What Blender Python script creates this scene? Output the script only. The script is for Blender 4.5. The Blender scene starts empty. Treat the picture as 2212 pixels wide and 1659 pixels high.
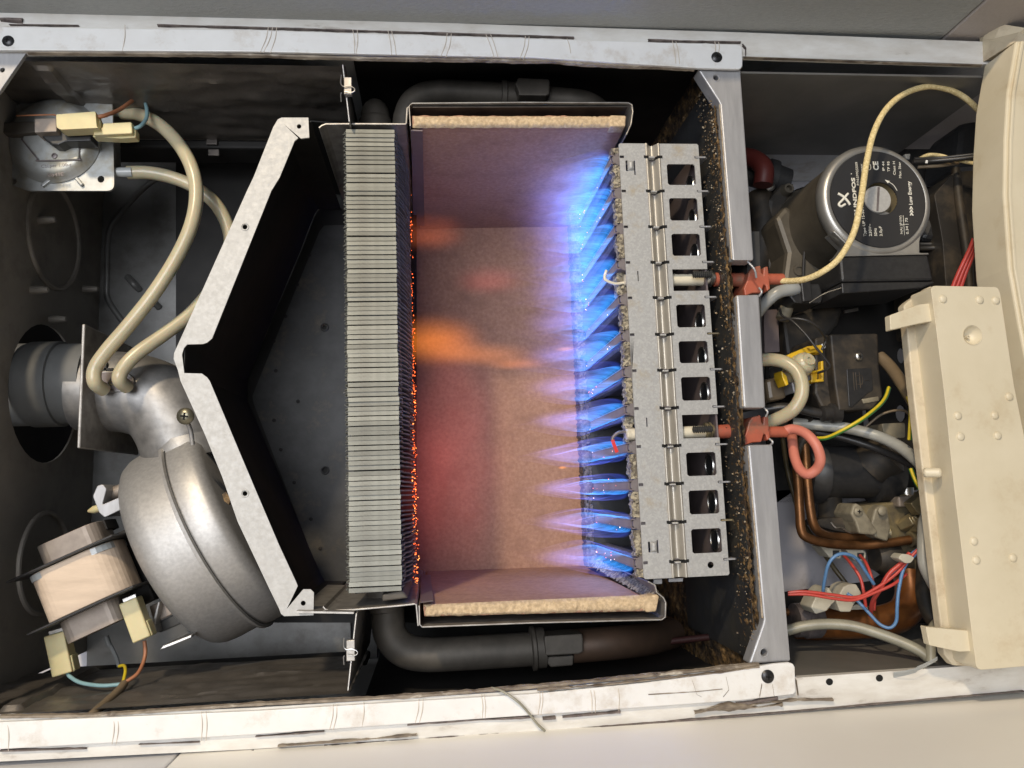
import bpy, bmesh, math, random
from mathutils import Vector, Matrix, noise
from mathutils.geometry import tessellate_polygon
R = random.Random(7)
scn = bpy.context.scene
COL = scn.collection
# ------------------------------------------------------------------ camera model
# boiler axes: u = picture right, v = picture up, w = out of the boiler towards the viewer (metres)
W0, H0 = 2212.0, 1659.0
F = 0.751 * W0
D0 = 0.5
_h = Vector((16820, -281, F)).normalized()
_v = Vector((-521, -12195, F)).normalized()
_d = _h.dot(_v)
U = (_h - _v * (_d / 2)).normalized(); V = (_v - _h * (_d / 2)); V = (V - U * V.dot(U)).normalized()
Wn = U.cross(V)
RT = Matrix((U, V, Wn))                       # camera frame -> boiler frame
CAMPOS = RT @ Vector((0, 0, -D0))
def ray(x, y):
    return RT @ Vector(((x - W0 / 2) / F, (y - H0 / 2) / F, 1.0))
def P(x, y, w=0.0):
    r = ray(x, y); l = (w - CAMPOS.z) / r.z
    return CAMPOS + r * l
def Pu(x, y, u):
    r = ray(x, y); l = (u - CAMPOS.x) / r.x
    return CAMPOS + r * l
def Pv(x, y, v):
    r = ray(x, y); l = (v - CAMPOS.y) / r.y
    return CAMPOS + r * l
def S(x, y, w=0.0):
    return (P(x + 1, y, w) - P(x, y, w)).length
# the boiler hangs upright on a wall: picture left is up
MR = Matrix(((0, 1, 0), (0, 0, -1), (-1, 0, 0)))
BASE = Vector((0, 0, 1.55))
def Wd(p): return MR @ Vector(p) + BASE
# ------------------------------------------------------------------ camera, world, lamps
cam = bpy.data.cameras.new("camera"); co = bpy.data.objects.new("camera", cam); COL.objects.link(co)
cam.sensor_width = 36.0; cam.sensor_fit = 'HORIZONTAL'; cam.lens = 36.0 * 0.751
cam.clip_start = 0.01; cam.clip_end = 50
cr = Matrix((RT @ Vector((1, 0, 0)), RT @ Vector((0, -1, 0)), RT @ Vector((0, 0, -1)))).transposed()
mw = (MR @ cr).to_4x4(); mw.translation = Wd(CAMPOS); co.matrix_world = mw
scn.camera = co
wd = bpy.data.worlds.new("World"); scn.world = wd; wd.use_nodes = True
wd.node_tree.nodes["Background"].inputs[0].default_value = (0.75, 0.85, 1.0, 1)
wd.node_tree.nodes["Background"].inputs[1].default_value = 0.10
def lamp(name, kind, pos, target, energy, color, size):
    l = bpy.data.lights.new(name, kind); o = bpy.data.objects.new(name, l); COL.objects.link(o)
    l.energy = energy; l.color = color
    if kind == 'AREA': l.shape = 'DISK'; l.size = size
    else: l.shadow_soft_size = size
    p = Wd(pos); o.location = p
    o.rotation_euler = (Wd(target) - p).to_track_quat('-Z', 'Y').to_euler()
    return o
lamp("ceiling_lamp", 'POINT', (-0.66, 1.24, 1.52), (0, 0, 0), 114, (1.0, 0.82, 0.58), 0.065)
lamp("window_light", 'AREA', (-0.46, 0.12, 1.42), (0, 0, 0), 18.5, (0.94, 0.96, 1.0), 0.9)
vs = scn.view_settings
scn.display_settings.display_device = 'sRGB'
vs.view_transform = 'Standard'; vs.look = 'None'; vs.exposure = 0; vs.gamma = 1
scn.render.engine = 'CYCLES'
cy = scn.cycles
cy.use_denoising = True; cy.transparent_max_bounces = 48; cy.max_bounces = 8
cy.volume_step_rate = 1.0; cy.sample_clamp_indirect = 4; cy.caustics_reflective = False; cy.caustics_refractive = False
# ------------------------------------------------------------------ materials
MATS = {}
def mat(name, c1, c2=None, scale=150, rough=0.5, metal=0.0, bump=0.0, bscale=None, thr=(0.35, 0.65), stretch=None,
        dirt=None, dscale=40, dthr=(0.5, 0.7), spec=0.5, rvar=0.0, detail=5, trans=0.0, sss=0.0, vor=False, coat=0.0, alpha=1.0, dist=0.0006):
    m = bpy.data.materials.new(name); m.use_nodes = True; nt = m.node_tree; N = nt.nodes; L = nt.links
    b = N["Principled BSDF"]
    b.inputs["Roughness"].default_value = rough; b.inputs["Metallic"].default_value = metal
    b.inputs["Specular IOR Level"].default_value = spec
    if trans: b.inputs["Transmission Weight"].default_value = trans
    if coat: b.inputs["Coat Weight"].default_value = coat; b.inputs["Coat Roughness"].default_value = 0.15
    if sss: b.inputs["Subsurface Weight"].default_value = sss; b.inputs["Subsurface Scale"].default_value = 0.004
    tc = N.new("ShaderNodeTexCoord"); src = tc.outputs["Object"]
    if stretch:
        mp = N.new("ShaderNodeMapping"); mp.inputs["Scale"].default_value = stretch; L.new(src, mp.inputs[0]); src = mp.outputs[0]
    def ramp(fac, a, bb, c0, c1_):
        r = N.new("ShaderNodeValToRGB"); r.color_ramp.elements[0].position = a; r.color_ramp.elements[1].position = bb
        r.color_ramp.elements[0].color = (*c0, 1); r.color_ramp.elements[1].color = (*c1_, 1); L.new(fac, r.inputs[0]); return r
    def noi(sc, det=5, ro=0.6):
        n = N.new("ShaderNodeTexNoise"); n.inputs["Scale"].default_value = sc; n.inputs["Detail"].default_value = det
        n.inputs["Roughness"].default_value = ro; L.new(src, n.inputs["Vector"]); return n
    out = None
    if c2 is not None:
        if vor:
            n = N.new("ShaderNodeTexVoronoi"); n.inputs["Scale"].default_value = scale; L.new(src, n.inputs["Vector"])
            sep = N.new("ShaderNodeSeparateColor"); L.new(n.outputs["Color"], sep.inputs[0]); fac = sep.outputs[0]
            n2 = noi(scale * 1.7, 3); mx = N.new("ShaderNodeMath"); mx.operation = 'MULTIPLY_ADD'; mx.inputs[1].default_value = 0.6
            L.new(fac, mx.inputs[0]); 
            m3 = N.new("ShaderNodeMath"); m3.operation = 'MULTIPLY'; m3.inputs[1].default_value = 0.45; L.new(n2.outputs["Fac"], m3.inputs[0])
            L.new(m3.outputs[0], mx.inputs[2]); fac = mx.outputs[0]
        else:
            fac = noi(scale, detail).outputs["Fac"]
        out = ramp(fac, thr[0], thr[1], c1, c2).outputs[0]
    if dirt is not None:
        dn = noi(dscale, 8, 0.7)
        dr = ramp(dn.outputs["Fac"], dthr[0], dthr[1], (0, 0, 0), (1, 1, 1))
        mixn = N.new("ShaderNodeMix"); mixn.data_type = 'RGBA'
        L.new(dr.outputs[0], mixn.inputs[0])
        if out is not None: L.new(out, mixn.inputs[6])
        else: mixn.inputs[6].default_value = (*c1, 1)
        mixn.inputs[7].default_value = (*dirt, 1); out = mixn.outputs[2]
    if out is not None: L.new(out, b.inputs["Base Color"])
    else: b.inputs["Base Color"].default_value = (*c1, 1)
    if rvar:
        rn = noi(scale * 0.8, 4); mr = N.new("ShaderNodeMapRange"); mr.inputs[3].default_value = max(0.03, rough - rvar); mr.inputs[4].default_value = min(1, rough + rvar)
        mr.inputs[1].default_value = 0.3; mr.inputs[2].default_value = 0.7
        L.new(rn.outputs["Fac"], mr.inputs[0]); L.new(mr.outputs[0], b.inputs["Roughness"])
    if bump:
        bn = noi(bscale or scale, 6, 0.65); bp = N.new("ShaderNodeBump"); bp.inputs["Strength"].default_value = bump
        bp.inputs["Distance"].default_value = dist; L.new(bn.outputs["Fac"], bp.inputs["Height"]); L.new(bp.outputs[0], b.inputs["Normal"])
    MATS[name] = m; return m
def vary(m, lo, hi):
    """every object that wears the material gets its own slight tone"""
    nt = m.node_tree; b = nt.nodes["Principled BSDF"]; l = b.inputs["Base Color"].links[0]; src = l.from_socket
    oi = nt.nodes.new("ShaderNodeObjectInfo"); mr = nt.nodes.new("ShaderNodeMapRange"); mr.inputs[3].default_value = lo; mr.inputs[4].default_value = hi
    nt.links.new(oi.outputs["Random"], mr.inputs[0]); vm = nt.nodes.new("ShaderNodeVectorMath"); vm.operation = "SCALE"
    nt.links.new(src, vm.inputs[0]); nt.links.new(mr.outputs[0], vm.inputs[3]); nt.links.new(vm.outputs[0], b.inputs["Base Color"])
def emis(name, col, st):
    m = bpy.data.materials.new(name); m.use_nodes = True; nt = m.node_tree
    for n in list(nt.nodes): nt.nodes.remove(n)
    e = nt.nodes.new("ShaderNodeEmission"); e.inputs[0].default_value = (*col, 1); e.inputs[1].default_value = st
    o = nt.nodes.new("ShaderNodeOutputMaterial"); nt.links.new(e.outputs[0], o.inputs[0]); return m
m_white = mat("white_enamel", (0.74, 0.74, 0.73), (0.70, 0.695, 0.68), 60, rough=0.35, dirt=(0.50, 0.44, 0.37), dscale=38, dthr=(0.53, 0.76), bump=0.08, bscale=90)
m_white_d = mat("soiled_white_enamel", (0.71, 0.70, 0.67), (0.60, 0.575, 0.53), 120, rough=0.4, dirt=(0.30, 0.25, 0.21), dscale=60, dthr=(0.60, 0.76), bump=0.4, bscale=160, stretch=(0.35, 1, 1))
m_tape = mat("grimy_tape_edge", (0.30, 0.25, 0.19), (0.10, 0.075, 0.055), 180, rough=0.55, bump=0.6, dirt=(0.55, 0.5, 0.42), dscale=140, dthr=(0.56, 0.7), stretch=(0.4, 1, 1))
m_glue = mat("clear_glue_strand", (0.55, 0.49, 0.42), rough=0.25)
m_seam = mat("dark_seam_sealant", (0.07, 0.055, 0.052), (0.20, 0.165, 0.15), 140, rough=0.7)
m_foil = mat("dusty_foil", (0.15, 0.135, 0.12), (0.20, 0.18, 0.16), 60, rough=0.42, metal=0.55, bump=0.35, bscale=40, dist=0.003)
m_grey = mat("grey_painted_steel", (0.21, 0.21, 0.205), (0.165, 0.165, 0.16), 40, rough=0.36, metal=0.3, bump=0.05, dirt=(0.09, 0.08, 0.07), dscale=18, dthr=(0.5, 0.75))
m_greyd = mat("dark_grey_painted_steel", (0.19, 0.18, 0.165), (0.15, 0.143, 0.13), 30, rough=0.45, metal=0.2, bump=0.05)
m_endw = mat("warm_grey_end_wall", (0.36, 0.33, 0.29), (0.29, 0.265, 0.235), 22, rough=0.45, metal=0.1, dirt=(0.16, 0.14, 0.12), dscale=16, dthr=(0.5, 0.75))
m_soot = mat("sooty_black_steel", (0.010, 0.0095, 0.009), (0.018, 0.016, 0.015), 60, rough=0.7, bump=0.2)
m_soot2 = mat("sooty_grey_steel", (0.036, 0.036, 0.035), (0.018, 0.018, 0.018), 50, rough=0.6, bump=0.3, bscale=220, dirt=(0.055, 0.05, 0.04), dscale=25, dthr=(0.52, 0.7))
m_hoodb = mat("sooty_hood_plate", (0.055, 0.055, 0.053), (0.028, 0.028, 0.027), 50, rough=0.55, bump=0.3, bscale=220, dirt=(0.12, 0.10, 0.07), dscale=25, dthr=(0.54, 0.72))
m_galv = mat("galvanised_steel", (0.42, 0.42, 0.41), (0.355, 0.355, 0.35), 800, rough=0.58, metal=0.3, vor=True, thr=(0.25, 0.65), rvar=0.06, dirt=(0.34, 0.29, 0.21), dscale=45, dthr=(0.56, 0.75))
m_alu = mat("aluminised_steel", (0.45, 0.445, 0.43), (0.40, 0.395, 0.38), 420, rough=0.55, metal=0.2, rvar=0.08, thr=(0.35, 0.6), bump=0.12, bscale=300)
m_bracket = mat("galvanised_rail", (0.40, 0.40, 0.41), (0.33, 0.33, 0.34), 70, rough=0.45, metal=0.4, rvar=0.08, stretch=(3, .4, 1), bump=0.06)
m_drum = mat("spun_aluminium", (0.50, 0.49, 0.475), (0.42, 0.41, 0.40), 420, rough=0.50, metal=0.65, rvar=0.04, bump=0.02, bscale=90, stretch=(1, 1, 1))
m_elbow = mat("cast_aluminium", (0.36, 0.35, 0.34), (0.26, 0.255, 0.25), 110, rough=0.52, metal=0.7, rvar=0.1, bump=0.15, bscale=90)
m_steel = mat("bright_steel", (0.55, 0.54, 0.52), rough=0.34, metal=1.0)
m_sheet = mat("stainless_sheet", (0.44, 0.42, 0.39), (0.28, 0.26, 0.24), 110, rough=0.42, metal=0.6)
m_sheetd = mat("heat_tinted_sheet", (0.16, 0.14, 0.125), (0.09, 0.08, 0.075), 60, rough=0.45, metal=0.7)
m_fin = mat("tinned_fin", (0.245, 0.25, 0.225), (0.19, 0.195, 0.175), 120, rough=0.55, metal=0.35, dirt=(0.14, 0.135, 0.12), dscale=90, dthr=(0.52, 0.72), bump=0.15, bscale=240)
vary(m_fin, .72, 1.12)
m_board = mat("ceramic_fibre_board", (0.45, 0.265, 0.18), (0.335, 0.19, 0.13), 300, rough=0.95, bump=0.5, bscale=420, thr=(0.3, 0.68), dirt=(0.29, 0.165, 0.115), dscale=48, dthr=(0.5, 0.75), spec=0.15)
m_boardf = mat("ceramic_fibre_board_edge", (0.66, 0.51, 0.33), (0.44, 0.33, 0.21), 420, rough=0.95, bump=0.9, bscale=420, thr=(0.3, 0.6), spec=0.1)
m_verm = mat("vermiculite_grain", (0.42, 0.37, 0.27), (0.13, 0.11, 0.085), 600, rough=0.6, vor=True, bump=1.0, bscale=700, thr=(0.3, 0.7), dist=0.0012)
m_rust = mat("rusted_insulation", (0.045, 0.03, 0.018), (0.27, 0.165, 0.065), 150, rough=0.65, bump=1.0, bscale=260, thr=(0.42, 0.68), dirt=(0.012, 0.010, 0.009), dscale=45, dthr=(0.50, 0.62), dist=0.002)
m_vermd = mat("scorched_grain", (0.17, 0.14, 0.12), (0.03, 0.026, 0.025), 600, rough=0.6, vor=True, bump=1.0, bscale=700, thr=(0.3, 0.8), dist=0.0012)
m_crust = mat("rust_crust", (0.30, 0.185, 0.075), (0.045, 0.028, 0.017), 170, rough=0.6, bump=1.0, bscale=300, thr=(0.36, 0.58), dist=0.002)
m_groove = mat("straw_tinted_steel", (0.45, 0.42, 0.365), (0.37, 0.345, 0.30), 90, rough=0.42, metal=0.5, stretch=(3, .5, 1), rvar=.08)
m_flake = mat("rust_flake", (0.42, 0.37, 0.29), (0.22, 0.14, 0.06), 300, rough=0.45)
m_flaked = mat("brown_flake", (0.13, 0.08, 0.035), (0.07, 0.045, 0.025), 300, rough=0.6)
m_bar = mat("burner_bar_steel", (0.24, 0.21, 0.21), (0.15, 0.13, 0.13), 120, rough=0.5, metal=0.5)
m_tubeg = mat("dusty_tinned_pipe", (0.105, 0.093, 0.078), (0.07, 0.062, 0.052), 60, rough=0.6, metal=0.35, bump=0.1)
m_copper = mat("tarnished_copper", (0.27, 0.125, 0.05), (0.13, 0.06, 0.025), 60, rough=0.42, metal=0.75, rvar=0.1)
m_copperd = mat("brown_lacquered_copper", (0.23, 0.085, 0.022), (0.11, 0.04, 0.014), 50, rough=0.3, metal=0.4, coat=0.3)
m_hose = mat("yellowed_silicone_hose", (0.50, 0.445, 0.30), (0.44, 0.39, 0.265), 60, rough=0.28, sss=0.3, spec=0.5)
m_hose2 = mat("clear_grey_hose", (0.40, 0.42, 0.42), rough=0.25)
m_conn = mat("cream_nylon_connector", (0.62, 0.54, 0.30), (0.56, 0.49, 0.27), 90, rough=0.4, sss=0.15)
m_connw = mat("grubby_white_connector", (0.50, 0.47, 0.38), (0.38, 0.35, 0.28), 60, rough=0.5)
m_coil = mat("taped_winding", (0.66, 0.53, 0.41), (0.54, 0.43, 0.33), 220, rough=0.75, bump=0.5, bscale=110, stretch=(0.15, 1, 1), thr=(.3, .7))
m_lam = mat("laminated_core", (0.30, 0.255, 0.215), (0.24, 0.20, 0.17), 130, rough=0.5, metal=0.3, bump=0.1)
m_blackp = mat("black_plastic", (0.018, 0.018, 0.019), (0.026, 0.026, 0.027), 300, rough=0.42)
m_dustp = mat("dusty_black_plastic", (0.020, 0.017, 0.014), (0.075, 0.057, 0.037), 60, rough=0.6, bump=0.1, thr=(.45, .75))
m_pumpb = mat("dusty_pump_casing", (0.11, 0.095, 0.072), (0.07, 0.06, 0.046), 40, rough=0.5, metal=0.25, bump=0.05)
m_pumpr = mat("pump_alloy_ring", (0.46, 0.45, 0.425), (0.40, 0.39, 0.37), 90, rough=0.4, metal=0.75)
m_label = mat("black_label", (0.026, 0.026, 0.028), rough=0.4)
m_print = mat("silver_print", (0.72, 0.70, 0.62), rough=0.5)
m_cream = mat("cream_plastic", (0.635, 0.57, 0.43), (0.59, 0.525, 0.385), 25, rough=0.42, dirt=(0.47, 0.37, 0.23), dscale=30, dthr=(0.55, 0.85), bump=0.03, bscale=700)
m_creamd = mat("grubby_cream_plastic", (0.62, 0.54, 0.40), (0.54, 0.47, 0.34), 60, rough=0.5, dirt=(0.42, 0.33, 0.22), dscale=70, dthr=(0.5, 0.72))
m_boot = mat("red_silicone_boot", (0.43, 0.105, 0.055), (0.34, 0.085, 0.05), 70, rough=0.5, dirt=(0.20, 0.11, 0.07), dscale=50, dthr=(0.55, 0.72))
m_pink = mat("pink_silicone_cable", (0.60, 0.20, 0.145), (0.52, 0.17, 0.12), 60, rough=0.5)
m_cer = mat("electrode_ceramic", (0.70, 0.64, 0.50), (0.60, 0.55, 0.43), 80, rough=0.4, dirt=(0.28, 0.24, 0.17), dscale=50, dthr=(0.56, 0.7))
m_braid = mat("cream_braided_cable", (0.76, 0.62, 0.33), (0.60, 0.47, 0.22), 900, rough=0.75, bump=0.8, bscale=900, vor=True)
m_yellow = mat("yellow_plastic", (0.72, 0.46, 0.02), (0.60, 0.37, 0.02), 60, rough=0.4, dirt=(0.30, 0.2, 0.03), dscale=60, dthr=(0.58, 0.75))
m_brass = mat("dirty_brass", (0.33, 0.27, 0.15), (0.17, 0.145, 0.095), 70, rough=0.42, metal=0.5, rvar=0.12, dirt=(0.15, 0.13, 0.10), dscale=60, dthr=(0.45, 0.65), bump=0.2)
m_zinc = mat("dull_zinc_casting", (0.30, 0.265, 0.19), (0.20, 0.175, 0.125), 70, rough=0.6, metal=0.2, dirt=(0.12, 0.1, 0.07), dscale=50, dthr=(0.5, 0.7), bump=0.2)
def wire(n, c): return mat(n, c, tuple(x * 0.8 for x in c), 80, rough=0.38)
m_red = wire("red_wire", (0.50, 0.06, 0.045)); m_blue = wire("blue_wire", (0.10, 0.22, 0.42)); m_brown = wire("brown_wire", (0.36, 0.15, 0.075))
m_teal = wire("pale_blue_wire", (0.24, 0.40, 0.43)); m_green = wire("green_wire", (0.05, 0.20, 0.045)); m_yel = wire("yellow_wire", (0.68, 0.52, 0.03))
m_gcab = wire("grey_cable", (0.34, 0.34, 0.31)); m_bcab = wire("black_cable", (0.03, 0.028, 0.027)); m_tan = wire("tan_cable", (0.22, 0.165, 0.105))
m_ocab = wire("olive_capillary", (0.10, 0.08, 0.045)); m_kcab = wire("greyish_dusty_cable", (0.30, 0.285, 0.22))
m_pbrown = mat("brown_tarnished_pipe", (0.085, 0.052, 0.034), (0.06, 0.038, 0.026), 60, rough=0.55, metal=0.3)
m_pale = mat("pale_lilac_sheet", (0.42, 0.41, 0.44), (0.38, 0.37, 0.40), 30, rough=0.6, dirt=(0.25, 0.24, 0.25), dscale=40, dthr=(0.55, 0.75))
m_wall = mat("painted_wall", (0.56, 0.56, 0.60), (0.50, 0.50, 0.54), 20, rough=0.8, bump=0.15, bscale=400, dirt=(0.36, 0.35, 0.36), dscale=14, dthr=(0.55, 0.75))
m_cabg = mat("grey_cabinet_side", (0.37, 0.38, 0.37), (0.32, 0.33, 0.325), 700, rough=0.55, bump=0.9, bscale=520, stretch=(0.35, 1, 1), dist=0.0009)
m_cabp = mat("pale_cabinet_side", (0.44, 0.40, 0.38), (0.41, 0.37, 0.35), 500, rough=0.6, bump=0.3, bscale=500)
m_cabw = mat("cream_cabinet_side", (0.90, 0.88, 0.83), (0.89, 0.865, 0.815), 20, rough=0.45, bump=0.03, bscale=60)
m_cabw2 = mat("white_cabinet_edge", (0.68, 0.68, 0.70), rough=0.45)
m_screwk = mat("black_screw", (0.035, 0.035, 0.037), rough=0.35, metal=0.6)
m_screwg = mat("greenish_screw", (0.19, 0.175, 0.125), rough=0.35, metal=0.8)
m_hole = mat("dark_hole", (0.004, 0.004, 0.004), rough=0.9)
m_tin = mat("zinc_plated_switch", (0.42, 0.435, 0.43), (0.35, 0.36, 0.355), 120, rough=0.42, metal=0.55, rvar=0.1, dirt=(0.33, 0.29, 0.2), dscale=30, dthr=(0.5, 0.7), bump=0.06)
m_redr = mat("dark_red_hose", (0.085, 0.015, 0.012), rough=0.45)
m_redd = mat("dim_red_tube", (0.035, 0.009, 0.008), rough=0.6)
m_rubber = mat("grey_rubber_collar", (0.14, 0.145, 0.145), (0.115, 0.118, 0.118), 40, rough=0.6)
m_tintp = mat("purple_grey_steel", (0.22, 0.18, 0.18), (0.18, 0.145, 0.15), 60, rough=0.5, metal=0.4)
m_glow = emis("glowing_soot", (1.0, 0.13, 0.03), 3.6); m_glow2 = emis("bright_glowing_soot", (1.0, 0.33, 0.08), 5.0); m_hot = emis("red_hot_tip", (1.0, 0.09, 0.08), 0.75)
# ------------------------------------------------------------------ mesh building
class MB:
    def __init__(s): s.v = []; s.f = []; s.uv = None; s.flat = True
    def add(s, vs, fs):
        o = len(s.v); s.v += [Vector(p) for p in vs]; s.f += [tuple(i + o for i in f) for f in fs]; return s
    def solid(s, ring, holes, dvec):
        """planar ring (3-D points) swept by dvec, with holes"""
        ring = [Vector(p) for p in ring]; holes = [[Vector(p) for p in h] for h in holes]; dvec = Vector(dvec)
        allp = ring + [p for h in holes for p in h]; n = len(allp)
        # project to 2-D for tessellation
        d = dvec.normalized(); a = d.orthogonal().normalized(); b = d.cross(a)
        q = lambda l: [Vector((p.dot(a), p.dot(b), 0)) for p in l]
        tris = tessellate_polygon([q(ring)] + [q(h) for h in holes]) if holes else [tuple(range(len(ring)))]
        fs = [tuple(t) for t in tris] + [tuple(i + n for i in reversed(t)) for t in tris]
        st = 0
        for loop in [ring] + holes:
            k = len(loop)
            for i in range(k):
                j = (i + 1) % k; fs.append((st + i, st + j, st + j + n, st + i + n))
            st += k
        return s.add(allp + [p + dvec for p in allp], fs)
    def prism(s, px, w0, w1, holes=()):
        """pixel outline on plane w0, swept straight to w1"""
        return s.solid([P(x, y, w0) for x, y in px], [[P(x, y, w0) for x, y in h] for h in holes], (0, 0, w1 - w0))
    def box(s, a, b):
        x0, y0, z0 = a; x1, y1, z1 = b
        return s.add([(x0, y0, z0), (x1, y0, z0), (x1, y1, z0), (x0, y1, z0), (x0, y0, z1), (x1, y0, z1), (x1, y1, z1), (x0, y1, z1)],
                     [(0, 3, 2, 1), (4, 5, 6, 7), (0, 1, 5, 4), (1, 2, 6, 5), (2, 3, 7, 6), (3, 0, 4, 7)])
    def obox(s, c, ax, ay, az):
        c, ax, ay, az = map(Vector, (c, ax, ay, az))
        vs = [c + ax * i + ay * j + az * k for k in (-1, 1) for i, j in ((-1, -1), (1, -1), (1, 1), (-1, 1))]
        return s.add(vs, [(0, 3, 2, 1), (4, 5, 6, 7), (0, 1, 5, 4), (1, 2, 6, 5), (2, 3, 7, 6), (3, 0, 4, 7)])
    def tube(s, pts, r, n=10, caps=True, smooth=True, sub=6, closed=False):
        pts = [Vector(p) for p in pts]; s.flat = False
        if smooth and len(pts) > 2: pts = catmull(pts, sub)
        rs = r if isinstance(r, (list, tuple)) else [r] * len(pts)
        if len(rs) != len(pts): rs = [rs[min(len(rs) - 1, int(i * len(rs) / len(pts)))] for i in range(len(pts))]
        t = (pts[1] - pts[0]).normalized(); nrm = t.orthogonal().normalized(); vs = []; fs = []
        for i, p in enumerate(pts):
            t2 = (pts[min(i + 1, len(pts) - 1)] - pts[max(i - 1, 0)])
            if t2.length > 1e-9: t2.normalize(); nrm = (nrm - t2 * nrm.dot(t2)).normalized(); t = t2
            bn = t.cross(nrm)
            vs += [p + (nrm * math.cos(2 * math.pi * k / n) + bn * math.sin(2 * math.pi * k / n)) * rs[i] for k in range(n)]
        for i in range(len(pts) - 1):
            for k in range(n):
                k2 = (k + 1) % n; fs.append((i * n + k, i * n + k2, (i + 1) * n + k2, (i + 1) * n + k))
        if caps: fs += [tuple(reversed(range(n))), tuple((len(pts) - 1) * n + k for k in range(n))]
        return s.add(vs, fs)
    def tpx(s, pts, rpx, n=10, **k):
        """tube through pixel points (x, y, w) with a pixel radius"""
        x, y, w = pts[len(pts) // 2]
        return s.tube([P(*p) for p in pts], rpx * S(x, y, w), n, **k)
    def lathe(s, o, axis, prof, n=40, caps=True):
        o = Vector(o); a = Vector(axis).normalized(); e = a.orthogonal().normalized(); g = a.cross(e); vs = []; fs = []; s.flat = False
        for t, r in prof:
            vs += [o + a * t + (e * math.cos(2 * math.pi * k / n) + g * math.sin(2 * math.pi * k / n)) * max(r, 1e-6) for k in range(n)]
        for i in range(len(prof) - 1):
            for k in range(n):
                k2 = (k + 1) % n; fs.append((i * n + k, i * n + k2, (i + 1) * n + k2, (i + 1) * n + k))
        if caps: fs += [tuple(reversed(range(n))), tuple((len(prof) - 1) * n + k for k in range(n))]
        return s.add(vs, fs)
    def grid(s, fn, nu, nv, uv=False):
        o = len(s.v); s.flat = False
        for j in range(nv + 1):
            for i in range(nu + 1): s.v.append(Vector(fn(i / nu, j / nv)))
        for j in range(nv):
            for i in range(nu):
                a = o + j * (nu + 1) + i; s.f.append((a, a + 1, a + nu + 2, a + nu + 1))
        if uv:
            s.uv = (s.uv or []) + [(i / nu, j / nv) for j in range(nv + 1) for i in range(nu + 1)]
        return s
def catmull(p, sub=6):
    out = []; q = [p[0] * 2 - p[1]] + p + [p[-1] * 2 - p[-2]]
    for i in range(1, len(q) - 2):
        a, b, c, d = q[i - 1:i + 3]
        for k in range(sub):
            t = k / sub
            out.append(0.5 * ((2 * b) + (c - a) * t + (2 * a - 5 * b + 4 * c - d) * t * t + (3 * b - a - 3 * c + d) * t ** 3))
    return out + [p[-1]]
def rnd(pts, r, n=4):
    """round the corners of a pixel polygon"""
    out = []; k = len(pts)
    for i in range(k):
        a, b, c = Vector(pts[i - 1]), Vector(pts[i]), Vector(pts[(i + 1) % k])
        rr = r[i] if isinstance(r, (list, tuple)) else r
        if rr <= 0: out.append(tuple(b)); continue
        d1 = (a - b); d2 = (c - b); l = min(rr, d1.length * .45, d2.length * .45)
        p0 = b + d1.normalized() * l; p1 = b + d2.normalized() * l
        for j in range(n + 1):
            t = j / n; q = p0 * (1 - t) ** 2 + b * 2 * t * (1 - t) + p1 * t * t; out.append((q.x, q.y))
    return out
def circ(x, y, r, n=16, ry=None):
    return [(x + r * math.cos(2 * math.pi * k / n), y + (ry or r) * math.sin(2 * math.pi * k / n)) for k in range(n)]
def finish(me, ang=40, flat=False):
    me.validate(); me.update()
    bm = bmesh.new(); bm.from_mesh(me); bmesh.ops.recalc_face_normals(bm, faces=bm.faces); bm.to_mesh(me); bm.free()
    if flat: return
    for p in me.polygons: p.use_smooth = True
    me.set_sharp_from_angle(angle=math.radians(ang))
def mesh_of(mb, name, m, o=(0, 0, 0), ang=40, recalc=True):
    o = Vector(o); me = bpy.data.meshes.new(name); me.from_pydata([p - o for p in mb.v], [], mb.f)
    if mb.uv and len(mb.uv) == len(mb.v):
        l = me.uv_layers.new(name="UVMap")
        for lp in me.loops: l.data[lp.index].uv = mb.uv[lp.vertex_index]
    me.materials.append(m)
    if recalc: finish(me, ang, mb.flat and len(mb.f) < 400)
    else:
        for p in me.polygons: p.use_smooth = True
    return me
def place(o, origin):
    o.location = Wd(origin); o.rotation_euler = MR.to_euler()
def thing(name, label, cat, origin, group=None, mb=None, m=None, bev=None, **k):
    me = mesh_of(mb, name, m, origin, **k) if mb else None
    o = bpy.data.objects.new(name, me); COL.objects.link(o); place(o, origin)
    if not mb: o.empty_display_size = 0.02
    o["label"] = label; o["category"] = cat
    if group: o["group"] = group
    o["org"] = list(origin)
    if bev: bevel(o, bev)
    return o
def org(o):
    while o.parent: o = o.parent
    return Vector(o["org"])
def bevel(o, wd_, seg=2):
    b = o.modifiers.new("bevel", 'BEVEL'); b.width = wd_; b.segments = seg; b.limit_method = 'ANGLE'; b.angle_limit = math.radians(35)
def part(name, mb, m, parent, bev=None, label=None, kind=None, **k):
    o = bpy.data.objects.new(name, mesh_of(mb, name, m, org(parent), **k)); COL.objects.link(o); o.parent = parent
    if bev: bevel(o, bev)
    if label: o["label"] = label
    if kind: o["kind"] = kind
    return o
def same(src, parent, loc=None, rot=None):
    """a copy of a part (shares its mesh)"""
    c = src.copy(); COL.objects.link(c); c.parent = parent
    if loc is not None: c.location = loc
    if rot is not None: c.rotation_euler = rot
    return c
def struct(name, mb, m, origin=(0, 0, 0), **k):
    o = bpy.data.objects.new(name, mesh_of(mb, name, m, origin, **k)); COL.objects.link(o); place(o, origin); o["kind"] = "structure"; return o
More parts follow.
